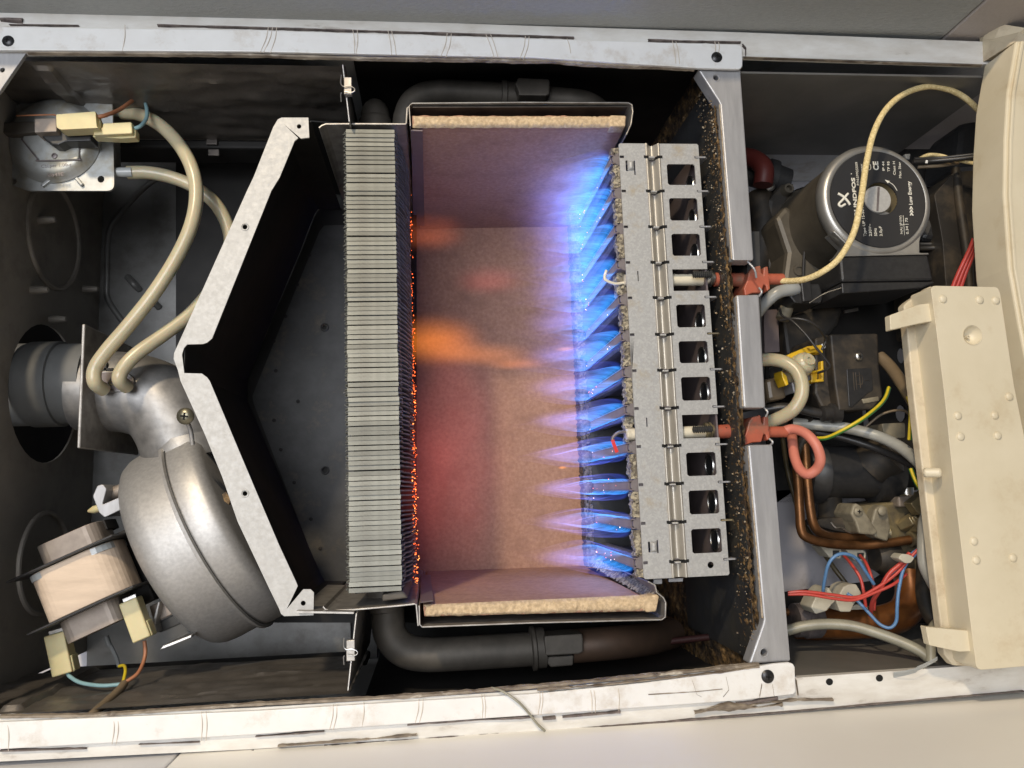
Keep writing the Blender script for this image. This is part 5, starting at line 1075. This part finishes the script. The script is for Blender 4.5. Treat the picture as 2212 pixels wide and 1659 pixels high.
# black moulded manifold to the right of the pump
mf = thing("plastic_manifold", "dark brown moulded manifold between pump and cream control console", "manifold", P(2065, 450, -.1))
k = MB(); k.prism(rnd([(2018, 420), (2040, 395), (2060, 372), (2125, 365), (2125, 700), (2050, 700), (2036, 520)], 6, 3), -.060, -.13); part("body", k, m_dustp, mf, bev=.006)
k = MB(); k.prism([(2070, 280), (2080, 262), (2125, 255), (2125, 360), (2060, 366)], -.085, -.13); part("upper_body", k, m_blackp, mf, bev=.006)
k = MB(); k.tpx([(2064, 365, -.062), (2072, 430, -.058), (2090, 560, -.054), (2094, 640, -.054)], 9, 12); part("rounded_rib", k, m_dustp, mf)
k = MB(); k.prism([(2014, 430), (2024, 420), (2034, 520), (2052, 690), (2032, 690)], -.12, -.125); part("wall_strip", k, m_wall, mf)  # strip in wall colour, stands for the wall showing through
cbs = thing("cable_bundle", "black and tan cables leaving the pump towards the control console", "cable", P(2050, 345, -.05))
for nm, pts, r, mm in (("black_cable", [(1972, 350, -.05), (2010, 348, -.048), (2060, 344, -.04), (2125, 337, -.03)], 4.5, m_bcab), ("black_cable", [(1975, 343, -.05), (2030, 341, -.045), (2125, 331, -.03)], 3, m_bcab), ("tan_cable", [(1985, 344, -.055), (2005, 335, -.05), (2030, 336, -.05), (2060, 344, -.045), (2125, 357, -.03)], 4, m_braid), ("tan_cable", [(1982, 361, -.055), (2030, 358, -.05), (2070, 352, -.05)], 3.6, m_tan)):
    k = MB(); k.tpx(pts, r, 10); part(nm, k, mm, cbs)
k = MB(); k.prism([(1954, 332), (1968, 331), (1966, 345), (1958, 343)], -.045, -.055); part("clip", k, m_rubber, cbs, bev=.001)
k = MB(); k.tpx([(2002, 347, -.044), (2001, 353, -.044)], 2.4, 8); part("white_marker", k, m_white, cbs)
rw = thing("red_wire_bundle", "three parallel red wires running up behind the control box", "wire", P(2080, 580, -.02))
for i in range(3):
    k = MB(); k.tpx([(2056 + i * 9, 625, -.03), (2068 + i * 8, 595, -.026), (2082 + i * 7, 565, -.022), (2094 + i * 6, 540, -.018), (2104 + i * 5, 515, -.014)], 4.2, 10); part("red_wire", k, m_red, rw)
rh = thing("red_hose", "dark red rubber hose behind the upper front rail", "hose", P(1635, 360, -.1), mb=MB().tpx([(1600, 338, -.12), (1630, 345, -.11), (1650, 365, -.10), (1648, 400, -.10)], 20, 16), m=m_redr)
bh = thing("hose_union", "dusty black hose union left of the pump", "hose union", P(1640, 470, -.13))
k = MB(); k.lathe(P(1700, 395, -.13), (-1, .3, 0), [(0, .012), (.012, .013), (.013, .016), (.02, .016), (.021, .012), (.04, .012)], 28); part("union", k, m_blackp, bh)
k = MB(); k.tpx([(1640, 420, -.13), (1650, 480, -.125), (1640, 560, -.125), (1620, 620, -.125)], 26, 16); part("dark_pipe", k, m_dustp, bh)
wcab = thing("wire_pair", "thin black wire curving over the pump casing", "wire", P(1735, 480, -.06), mb=MB().tpx([(1818, 622, -.030), (1780, 635, -.035), (1748, 655, -.04)], 1.6, 6), m=m_bcab)
th2 = thing("wire_lead", "black lead following the pump flange", "wire", P(1740, 480, -.08), mb=MB().tpx([(1805, 380, -.075), (1760, 440, -.08), (1742, 500, -.08), (1736, 560, -.08), (1734, 610, -.08)], 2.6, 8), m=m_bcab)
gh = thing("grey_hose", "short shiny grey hose under the upper red boot", "hose", P(1670, 640, -.05), mb=MB().tpx([(1636, 675, -.07), (1655, 652, -.06), (1680, 632, -.055), (1708, 626, -.055), (1725, 626, -.06)], 13, 16), m=m_hose2)
# =================================================================== gas valve
gv = thing("gas_valve", "brown gas valve block with a bright screw and moulded panel", "gas valve", P(1830, 790, -.08))
k = MB(); k.prism([(1793, 722), (1897, 720), (1900, 800), (1908, 856), (1885, 884), (1812, 888), (1803, 830)], -.050, -.12); part("housing", k, m_dustp, gv, bev=.0015)
k = MB(); k.prism([(1760, 730), (1793, 722), (1812, 888), (1785, 900), (1760, 850)], -.060, -.12); part("side_block", k, m_dustp, gv, bev=.002)
k = MB(); k.prism([(1829, 797), (1871, 795), (1883, 795), (1887, 842), (1874, 850), (1840, 880), (1834, 878)], -.0492, -.052); q = part("moulded_panel", k, m_blackp, gv, bev=.0004)
k = MB()
for a, b in (((1843, 804), (1846, 845)), ((1848, 804), (1851, 842)), ((1856, 803), (1859, 838))):
    k.tpx([(*a, -.049), (*b, -.049)], 1.0, 6)
k.tpx([(1850, 812, -.049), (1862, 812, -.049), (1862, 830, -.049), (1852, 830, -.049)], 1, 6); k.tpx([(1868, 822, -.049), (1878, 821, -.049)], 1, 6); part("moulded_mark", k, m_dustp, q)
screw_head(P(1854, 770, -.0495), (0, 0, 1), 9.5 * S(1854, 770, -.05), gv, m=m_steel, dome=.7)
k = MB(); k.lathe(P(1778, 748, -.06), (-.3, 0, 1), [(0, .0022), (.0012, .002), (.0015, 0)], 12); part("rivet", k, m_steel, gv)
yb = thing("yellow_bracket", "bright yellow plastic frame holding a clear test point", "bracket", P(1740, 795, -.06))
for pl, a, b in (([(1695, 776), (1703, 766), (1745, 748), (1776, 744), (1778, 758), (1764, 760), (1720, 772)], -.055, -.075), ([(1745, 750), (1777, 745), (1778, 763), (1768, 762), (1766, 752), (1752, 756)], -.052, -.08), ([(1752, 806), (1776, 800), (1778, 822), (1754, 824)], -.06, -.062), ([(1751, 802), (1780, 796), (1780, 800), (1756, 806)], -.055, -.075), ([(1752, 820), (1780, 818), (1780, 824), (1753, 826)], -.055, -.075), ([(1774, 780), (1779, 779), (1780, 822), (1775, 823)], -.055, -.075), ([(1688, 800), (1700, 812), (1704, 830), (1698, 834), (1690, 815)], -.056, -.07)):
    k = MB(); k.prism(pl, a, b); part("frame_arm", k, m_yellow, yb, bev=.0006)
k = MB(); k.prism([(1700, 780), (1745, 770), (1758, 830), (1715, 850)], -.066, -.10); part("steel_body", k, m_bracket, yb, bev=.001)
k = MB(); a, b = P(1718, 800, -.060), P(1756, 770, -.040); ax = (b - a).normalized(); s_ = S(1740, 790, -.05)
k.lathe(a, ax, [(-.008, 18 * s_), (0, 21 * s_), (.002, 24 * s_), (.008, 25 * s_), (.009, 23 * s_), (.012, 23 * s_), (.015, 20 * s_), (.0165, 14 * s_), (.018, 13 * s_), (.018, 5 * s_), (.016, 4.5 * s_)], 32); part("test_point", k, m_hose, yb)
k = MB(); k.prism([(1655, 818), (1690, 812), (1702, 860), (1662, 868)], -.08, -.13); part("dark_yellow_case", k, m_tan, yb, bev=.003)
h3 = thing("drain_hose", "yellowed hose curling in front of the yellow bracket", "hose", P(1700, 850, -.04), mb=MB().tpx([(1640, 778, -.06), (1668, 777, -.055), (1696, 783, -.048), (1720, 800, -.043), (1732, 828, -.040), (1730, 858, -.040), (1714, 884, -.042), (1690, 900, -.048), (1662, 912, -.055), (1635, 925, -.065)], 14, 18, sub=8), m=m_hose)
for nm, lbl, pts, r, mm in (
    ("sensor_wire", "thin dark wire arching over the yellow bracket", [(1686, 692, -.05), (1715, 688, -.042), (1745, 693, -.038), (1768, 708, -.04), (1778, 722, -.045), (1784, 735, -.05), (1775, 756, -.052)], 2.6, m_bcab),
    ("sensor_wire", "thin dusty wire crossing diagonally to the valve side", [(1684, 666, -.06), (1690, 682, -.05), (1712, 694, -.042), (1740, 722, -.036), (1762, 750, -.034), (1785, 778, -.035), (1792, 791, -.036), (1782, 800, -.04), (1768, 805, -.046)], 2.6, m_bcab),
    ("earth_wire", "green and yellow striped earth wire sweeping below the gas valve", [(1750, 947, -.06), (1785, 946, -.05), (1820, 930, -.04), (1860, 907, -.036), (1895, 880, -.04), (1912, 860, -.045), (1920, 838, -.05)], 4.6, None),
    ("earth_wire", "green and yellow earth wire going straight down beside the control box", [(1962, 856, -.02), (1968, 880, -.02), (1967, 920, -.02), (1965, 950, -.022)], 4.6, None),
    ("earth_wire", "short green and yellow earth wire vanishing behind the control box", [(1967, 1012, -.02), (1976, 1035, -.018), (1990, 1060, -.014), (2004, 1080, -.01)], 4.6, None),
    ("grey_cable", "thick grey cable arching from the drain hose to the control box", [(1712, 913, -.075), (1760, 918, -.07), (1830, 925, -.06), (1895, 942, -.05), (1945, 966, -.035), (1985, 1000, -.02), (2000, 1022, -.015)], 11.5, m_gcab),
    ("black_cable", "dusty black cable below the thick grey one", [(1740, 930, -.085), (1820, 945, -.075), (1900, 972, -.06), (1960, 1000, -.04), (2000, 1030, -.025)], 8, m_bcab),
    ("brown_cable", "dark cable drooping from the valve to the control box", [(1900, 770, -.07), (1925, 795, -.06), (1955, 838, -.04), (1985, 885, -.02)], 13, m_tan),
    ("thin_wire", "thin brown wire looping above the beige plug", [(1870, 922, -.08), (1905, 895, -.075), (1945, 886, -.07), (1966, 898, -.07), (1971, 925, -.07)], 2.6, m_tan)):
    if mm is None:
        o = thing(nm, lbl, "wire", P(*pts[len(pts) // 2])); k = MB(); k.tpx(pts, r, 12, sub=10); part("green_sheath", k, m_green, o)
        q = [(x, y - 1.6 if nm and abs(pts[0][0] - pts[-1][0]) > 45 else y, w + 2.6 * S(x, y, w)) for x, y, w in pts]; k = MB(); k.tpx([(x - (1.8 if abs(pts[0][0] - pts[-1][0]) < 20 else 0), y, w) for x, y, w in q], r * .66, 10, sub=10); part("yellow_stripe", k, m_yel, o)
    else: thing(nm, lbl, "cable" if "cable" in nm else "wire", P(*pts[len(pts) // 2]), mb=MB().tpx(pts, r, 14), m=mm)
bpg = thing("beige_plug", "small beige plug beside the straight earth wire", "plug", P(1935, 937, -.07), mb=MB().prism(rnd([(1905, 915), (1955, 913), (1956, 945), (1912, 948)], 4, 3), -.065, -.09), m=m_zinc, bev=.001)
# dark valve body, gauge and wall details in the middle
vb_o = thing("diverter_valve", "black cylindrical valve body under the cables", "valve", P(1820, 1020, -.1))
k = MB(); k.lathe(P(1735, 1020, -.1), (1, -.03, 0), [(0, .020), (.006, .024), (.012, .025), (.014, .021), (.055, .021), (.057, .025), (.066, .026), (.075, .022)], 36); part("body", k, m_blackp, vb_o)
k = MB(); k.lathe(P(1905, 985, -.085), (.5, .5, .4), [(-.014, .017), (0, .019), (.004, .019), (.009, .012), (.018, .011)], 28); part("side_port", k, m_dustp, vb_o)
k = MB(); k.tpx([(1790, 1050, -.1), (1795, 1130, -.11), (1800, 1190, -.11)], 24, 16); part("dark_stub", k, m_dustp, vb_o)
bpn = thing("back_bracket", "black perforated bracket with pale slots on the back wall", "bracket", P(1900, 900, -.15))
k = MB(); k.prism([(1650, 600), (2010, 600), (2010, 1050), (1880, 1085), (1660, 1085)], -.15, -.153, [circ(1948, 768, 10, 14, 17), circ(1947, 893, 12, 14, 19), [(1862, 880), (1872, 879), (1883, 920), (1880, 960), (1870, 955)]]); part("plate", k, m_soot, bpn)
k = MB(); k.prism([(1618, 1060), (1680, 1060), (1905, 1040), (1912, 1100), (1990, 1180), (1880, 1255), (1640, 1285)], -.150, -.152); part("wall_standin", k, m_pale, bpn)  # added sheet, stands for the lit wall seen through the open back
k = MB(); k.prism([(2016, 440), (2026, 428), (2034, 520), (2050, 625), (2030, 625)], -.119, -.121); part("wall_standin", k, m_pale, bpn)  # second added sheet, for the strip of wall beside the manifold
k = MB(); k.prism([(1650, 670), (1680, 668), (1684, 760), (1652, 762)], -.10, -.105); part("side_strip", k, m_tintp, bpn)
k = MB(); k.obox(P(1838, 671, -.10), (.006, .001, 0), (0, .0012, 0), (0, 0, .001)); part("bright_tab", k, m_steel, bpn)
# =================================================================== copper pipes and water valve
for lbl, pts, r in (("copper gas pipe nearest the rail bending towards the brass valve", [(1712, 930, -.078), (1722, 1020, -.076), (1727, 1100, -.074), (1731, 1145, -.074), (1745, 1162, -.074), (1790, 1174, -.076), (1850, 1178, -.084), (1910, 1174, -.082), (1966, 1166, -.08)], 9.5),
                    ("second copper pipe running just inside the first", [(1736, 930, -.082), (1744, 1040, -.080), (1751, 1105, -.079), (1760, 1138, -.080), (1780, 1155, -.084), (1820, 1161, -.088), (1870, 1158, -.092), (1900, 1154, -.092)], 9.5)):
    thing("copper_pipe", lbl, "pipe", P(*pts[3]), mb=MB().tpx(pts, r, 16, sub=8), m=m_copper)
bvl = thing("brass_valve", "dirty brass water valve block bolted below the pump", "valve", P(1920, 1110, -.1))
k = MB(); k.prism([(1848, 1093), (1938, 1083), (1940, 1068), (1990, 1062), (2010, 1080), (2010, 1190), (1920, 1196), (1880, 1140)], -.085, -.13); part("body", k, m_brass, bvl, bev=.002)
k = MB(); k.prism([(1843, 1092), (1850, 1086), (1862, 1094), (1898, 1150), (1890, 1156), (1856, 1153), (1848, 1128), (1838, 1110)], -.072, -.10); part("left_flange", k, m_zinc, bvl, bev=.0015)
k = MB(); k.prism([(1890, 1100), (1905, 1090), (1918, 1096), (1925, 1140), (1918, 1170), (1890, 1160), (1882, 1130)], -.075, -.10); part("right_flange", k, m_zinc, bvl, bev=.0015)
k = MB(); k.prism([(1940, 1073), (1985, 1068), (1992, 1092), (1942, 1096)], -.078, -.12); part("top_cap", k, m_lam, bvl, bev=.0015)
k = MB(); k.lathe(P(1958, 1062, -.09), (0, 1, 0), [(-.004, .0055), (.003, .0055), (.0032, .005)], 18); part("bright_nut", k, m_steel, bvl)
for x, y in ((1854, 1105), (1906, 1104)):
    screw_head(P(x, y, -.071), (0, 0, 1), 9.5 * S(x, y, -.07), bvl, m=m_zinc, dome=.5, cross=(x < 1860))
k = MB(); k.lathe(P(1970, 1125, -.078), (.6, .6, 1), [(-.01, .005), (0, .006), (.002, .006), (.003, .004), (.006, .004)], 6); k.obox(P(1985, 1085, -.07), (.007, .005, 0), (-.003, .0045, 0), (0, 0, .005)); part("hex_fitting", k, m_brass, bvl, bev=.0006)
k = MB(); k.prism([(1982, 1120), (2004, 1096), (2006, 1135), (2000, 1150), (1981, 1150)], -.07, -.09); part("yellow_brass_lug", k, m_brass, bvl, bev=.001)
k = MB(); k.prism([(1763, 1126), (1772, 1120), (1832, 1117), (1850, 1130), (1875, 1150), (1872, 1158), (1820, 1150), (1800, 1146), (1767, 1136)], -.09, -.11); part("micro_switch", k, m_dustp, bvl, bev=.001)
k = MB(); k.tpx([(1795, 1128, -.088), (1806, 1140, -.086), (1818, 1140, -.086), (1838, 1151, -.086), (1870, 1150, -.086)], 1.6, 6); part("switch_lever", k, m_steel, bvl)
k = MB(); k.lathe(P(1965, 1165, -.08), (1, .05, 0), [(0, .006), (.004, .0065), (.0045, .008), (.010, .008), (.0105, .006)], 20); k.lathe(P(1893, 1153, -.09), (1, .05, 0), [(0, .005), (.003, .0062), (.004, .0048), (.006, .0062), (.007, .0048), (.009, .0062), (.01, .005)], 20); part("union_nut", k, m_brass, bvl)
k = MB(); k.lathe(P(1905, 1205, -.095), (1, -.05, 0), [(-.006, .010), (0, .014), (.010, .014), (.012, .011), (.02, .011)], 28); part("diaphragm", k, m_dustp, bvl)
k = MB(); k.prism([(1925, 1175), (1990, 1170), (2000, 1230), (1975, 1250), (1935, 1240)], -.09, -.13); part("lower_body", k, m_brass, bvl, bev=.003)
for j, (x, y) in enumerate(((1795, 1185), (1848, 1190))):
    k = MB(); k.prism([(x - 22, y - 4), (x + 14, y - 6), (x + 24, y + 4), (x + 22, y + 22), (x - 2, y + 20)], -.088, -.105); q = part("switch_socket", k, m_connw, bvl, bev=.0008)
    k = MB(); k.prism([(x + 4, y + 4), (x + 18, y + 4), (x + 18, y + 18), (x + 4, y + 18)], -.0878, -.09); part("socket_mouth", k, m_soot2, q)
fp2 = thing("flow_pipe", "wide brown lacquered copper pipe bending along the bottom", "pipe", P(1900, 1340, -.08))
k = MB(); k.tpx([(1965, 1240, -.095), (1968, 1290, -.088), (1950, 1325, -.084), (1905, 1342, -.082), (1850, 1345, -.085), (1790, 1345, -.09), (1740, 1340, -.095)], 32, 24, sub=8); part("pipe", k, m_copperd, fp2)
k = MB(); s_ = S(1780, 1340, -.09); k.lathe(P(1770, 1338, -.09), (-1, .02, 0), [(0, 33 * s_), (.002, 37 * s_), (.012, 37 * s_), (.013, 34 * s_), (.02, 34 * s_)], 28); part("nut", k, m_bar, fp2)
k = MB(); k.tpx([(1690, 1325, -.10), (1650, 1328, -.10), (1706, 1322, -.10)], 8, 10); part("thin_pipe", k, m_copper, fp2)
fp3 = thing("lower_pipe", "red brown pipe with a drain boss under the grey cable", "pipe", P(1810, 1370, -.1))
k = MB(); k.tpx([(1720, 1362, -.11), (1790, 1366, -.11), (1850, 1360, -.105)], 17, 16); part("pipe", k, m_copperd, fp3)
k = MB(); k.lathe(P(1782, 1362, -.088), (0, -.2, 1), [(-.01, .0055), (0, .006), (.001, .005), (.001, .002)], 18); part("drain_boss", k, m_copper, fp3)
bh2 = thing("black_hose", "black hose bulging behind the lower corner of the control box", "hose", P(2010, 1300, -.06), mb=MB().tpx([(2000, 1180, -.07), (1998, 1240, -.06), (1998, 1290, -.055), (2012, 1330, -.05), (2035, 1360, -.045)], 17, 16), m=m_dustp)
# wires and plugs of the lower bay
for nm, lbl, pts, r, mm in (
    ("red_wire", "upper red wire of the pair that runs from the rail to the box", [(1702, 1280, -.04), (1740, 1278, -.036), (1800, 1285, -.032), (1850, 1290, -.03), (1890, 1272, -.028), (1935, 1240, -.026), (1975, 1195, -.024), (2008, 1165, -.02)], 3.3, m_red),
    ("red_wire", "lower red wire of the pair that ends at the cable knot", [(1702, 1284, -.04), (1745, 1284, -.036), (1800, 1293, -.032), (1845, 1296, -.03), (1890, 1280, -.028), (1930, 1262, -.026), (1958, 1240, -.03)], 3.2, m_red),
    ("red_wire", "thick red wire below the white knot", [(1880, 1330, -.05), (1885, 1300, -.04), (1900, 1275, -.03), (1920, 1240, -.026), (1945, 1218, -.024), (1965, 1195, -.024)], 4.4, m_red),
    ("red_wire", "red wire rising from the left switch socket", [(1823, 1200, -.07), (1840, 1220, -.055), (1858, 1248, -.048), (1866, 1280, -.046), (1870, 1310, -.048)], 3.3, m_red),
    ("red_wire", "red wire rising from the right switch socket", [(1858, 1200, -.07), (1870, 1215, -.058), (1882, 1245, -.05), (1889, 1280, -.048), (1888, 1318, -.05)], 3.3, m_red),
    ("blue_wire", "blue wire arching over the left red wire", [(1777, 1284, -.05), (1781, 1255, -.045), (1790, 1218, -.04), (1808, 1199, -.038), (1830, 1197, -.038), (1852, 1208, -.04), (1870, 1235, -.042), (1888, 1262, -.044)], 3.5, m_blue),
    ("blue_wire", "blue wire drooping in a deep loop over the brown pipe", [(1830, 1282, -.05), (1850, 1296, -.046), (1875, 1322, -.04), (1900, 1348, -.034), (1922, 1356, -.03), (1936, 1342, -.028), (1938, 1310, -.026), (1942, 1270, -.026), (1955, 1222, -.026), (1985, 1192, -.024), (2008, 1180, -.02)], 3.5, m_blue),
    ("blue_wire", "blue wire passing behind the knot into the box", [(1915, 1250, -.034), (1945, 1222, -.03), (1970, 1196, -.026), (2006, 1172, -.022)], 3.3, m_blue),
    ("grey_cable", "long grey cable sweeping above the lower rim", [(1700, 1362, -.06), (1740, 1352, -.055), (1790, 1348, -.05), (1840, 1352, -.044), (1890, 1366, -.036), (1940, 1384, -.028), (1985, 1405, -.02), (2010, 1425, -.016)], 11, m_kcab),
    ("grey_cable", "grey cable dropping close beside the control box", [(2008, 1095, -.03), (1996, 1130, -.024), (1994, 1180, -.02), (1996, 1220, -.018), (2012, 1255, -.018), (2030, 1285, -.018)], 11.5, m_gcab),
    ("grey_cable", "short grey stub behind the lower snap lug", [(2050, 1330, -.02), (2020, 1350, -.018), (2012, 1380, -.016), (2010, 1430, -.014)], 10, m_kcab),
    ("capillary_wire", "olive capillary line slanting behind the copper pipes", [(1690, 945, -.12), (1700, 1010, -.125), (1715, 1070, -.125), (1735, 1130, -.125), (1770, 1180, -.125), (1800, 1225, -.125), (1828, 1262, -.12), (1850, 1300, -.11)], 5, m_ocab)):
    thing(nm, lbl, "cable" if "cable" in nm else "wire", P(*pts[len(pts) // 2]), mb=MB().tpx(pts, r, 12), m=mm)
kn = thing("cable_tie", "small translucent knot gathering red and blue wires", "cable tie", P(1955, 1207, -.022), mb=MB().prism(rnd([(1940, 1206), (1948, 1196), (1964, 1198), (1976, 1205), (1968, 1216), (1956, 1217)], 4, 3), -.018, -.028), m=m_connw, bev=.001)
for lbl, pl in (("kinked cream plug with the arching blue wire", [(1762, 1290), (1780, 1270), (1790, 1268), (1799, 1282), (1808, 1296), (1797, 1306), (1786, 1320), (1762, 1327), (1752, 1312)]), ("folded cream plug right of the kinked one", [(1806, 1298), (1822, 1268), (1834, 1262), (1850, 1262), (1862, 1282), (1845, 1306), (1838, 1322), (1815, 1322)])):
    thing("cream_plug", lbl, "plug", P(pl[0][0], pl[0][1], -.06), mb=MB().prism(rnd(pl, 3, 2), -.052, -.07), m=m_connw, bev=.0015)
wt_ = thing("white_tab", "small white tab behind the folded cream plug", "tab", P(1850, 1310, -.07), mb=MB().prism(rnd([(1822, 1318), (1850, 1306), (1872, 1308), (1876, 1316)], 2, 2), -.068, -.075), m=m_connw, bev=.0006)
wb = thing("wall_bar", "dark steel bar across the back wall low in the hydraulic bay", "bar", P(1850, 1290, -.17)); k = MB(); k.prism([(1640, 1260), (1900, 1250), (2050, 1190), (2050, 1400), (1640, 1390)], -.155, -.165); part("bar_plate", k, m_soot, wb)
strap = thing("tape_scrap", "curled clear tape scrap stuck on the lower rim by the box", "tape", P(1960, 1450, 0), mb=MB().grid(lambda a, b: P(1930 + 95 * a, 1458 - 12 * a - 24 * a * a * (1 if a > .5 else .6) + 12 * (b - .5) * (1 - .3 * a), .001 + .006 * math.sin(a * 2.4) + .002 * math.cos(b * 3)), 20, 4), m=m_hose2)
k = MB(); k.tpx([(1655, 885, -.07), (1690, 880, -.066), (1730, 884, -.062), (1765, 892, -.06), (1800, 896, -.06)], 10, 14); k.lathe(P(1790, 893, -.058), (1, .05, 0), [(-.006, .0045), (-.005, .006), (.001, .006), (.002, .0075), (.008, .0075), (.009, .005)], 18); part("dusty_union", k, m_bcab, gv)
k = MB(); k.lathe(P(1685, 905, -.06), (.1, .1, 1), [(-.004, .006), (0, .0065), (.001, .005), (.001, .0035), (-.001, .003)], 18); part("ring_terminal", k, m_soot2, gv)
k = MB(); k.tpx([(1745, 905, -.07), (1755, 925, -.075), (1735, 950, -.08), (1718, 990, -.085)], 9, 12); part("impulse_pipe", k, m_dustp, gv)
k = MB(); k.prism([(1640, 772), (1700, 768), (1700, 778), (1640, 782)], -.07, -.08); part("pale_strip", k, m_hose2, yb, bev=.0006)
k = MB(); k.prism([(1862, 862), (1898, 856), (1900, 866), (1866, 872)], -.049, -.06); part("ledge", k, m_zinc, gv, bev=.0006)
k = MB(); k.tpx([(1696, 630, -.07), (1700, 660, -.075), (1690, 690, -.075)], 14, 12); part("cast_lug", k, m_zinc, pm)
# =================================================================== control panel and box
cp = thing("control_console", "cream hinged control console along the right edge with grooved border", "control console", P(2190, 400, 0))
pl = [(2195, 88), (2176, 200), (2170, 300), (2168, 420), (2172, 480), (2179, 580), (2200, 700), (2240, 900), (2330, 1500), (2480, 1500), (2480, 88)]
k = MB(); k.prism(pl, .030, -.002); part("panel_body", k, m_cream, cp, bev=.0012)
k = MB(); k.prism([(2195, 88), (2163, 51), (2126, 78), (2480, 60), (2480, 90)], .026, .0); 
k = MB(); k.solid([P(2124, 79, .0), P(2162, 51, .012), P(2214, 60, .022), P(2480, 64, .022), P(2480, 92, .0298), P(2194, 90, .0298), P(2126, 133, .0)], [], (0, .001, -.004)); part("end_cap", k, m_creamd, cp, bev=.0008)
k = MB(); k.prism([(x + 12, y) for x, y in pl[:8]] + [(x + 19, y) for x, y in reversed(pl[:8])], .0322, .0298); part("border_bead", k, m_cream, cp, bev=.0006)
bx_ = thing("control_box", "cream moulded control box cover with raised bosses and snap lugs", "control box", P(2110, 1000, .02))
face_ = rnd([(2010, 617), (2155, 620), (2161, 634), (2190, 830), (2260, 1180), (2300, 1432), (2110, 1448), (2095, 1330), (2062, 1060), (2040, 850), (2020, 690)], [12, 10, 6, 0, 0, 8, 14, 0, 0, 0, 0], 4)
k = MB(); k.prism(face_, .0300, .0075, [circ(2101, 724, 20, 28)]); part("cover", k, m_cream, bx_, bev=.0025)
ledge = [(1952, 660), (1962, 650), (2012, 617), (2030, 630), (2050, 800), (2080, 1100), (2130, 1440), (2060, 1438), (2040, 1414), (2023, 1276), (2004, 1109), (1988, 976), (1970, 823), (1958, 700)]
k = MB(); k.prism(rnd(ledge, 4, 2), .0085, .001); part("side_ledge", k, m_creamd, bx_, bev=.001)
for pl2 in ([(1922, 681), (1984, 658), (2014, 654), (2026, 692), (1984, 699), (1924, 713)], [(2000, 1354), (2097, 1363), (2109, 1407), (2072, 1408), (2008, 1394)]):
    k = MB(); k.prism(rnd(pl2, 2, 2), .026, .020); part("snap_lug", k, m_cream, bx_, bev=.001)
k = MB(); k.tube([P(1994, 1021, .018), P(2034, 1021, .024)], 10 * S(2010, 1020, .02), 18, smooth=False); part("peg", k, m_cream, bx_, bev=.0015)
k = MB(); c = P(2101, 724, .0302); s_ = S(2101, 724, .03); k.lathe(c, (0, 0, 1), [(-.0060, 2 * s_), (-.0058, 6 * s_), (-.0048, 12 * s_), (-.002, 18 * s_), (.0002, 20.5 * s_)], 36, caps=False); ds = part("dished_recess", k, m_cream, bx_)
k = MB(); k.lathe(c + Vector((-.0008, -.0004, -.0060)), (0, 0, 1), [(0, 4 * s_), (.003, 3.6 * s_), (.003, 1.6 * s_), (.001, 1.4 * s_)], 10); part("moulding_nub", k, m_cream, ds)
bos = None
for x, y in ((2037, 646), (2116, 648), (2151, 649), (2069, 898), (2149, 897), (2075, 943), (2155, 941), (2180, 857), (2104, 1169), (2109, 1210), (2188, 1205)):
    k = MB(); c = P(x, y, .030); s_ = S(x, y, .03) * 8.6; k.lathe(c, (0, 0, 1), [(-.0005, s_), (.0002, s_), (.0009, s_ * .84), (.0014, s_ * .45), (.0015, 0)], 24); part("boss", k, m_cream, bx_)
for o in bpy.data.objects:
    if "org" in o: del o["org"]
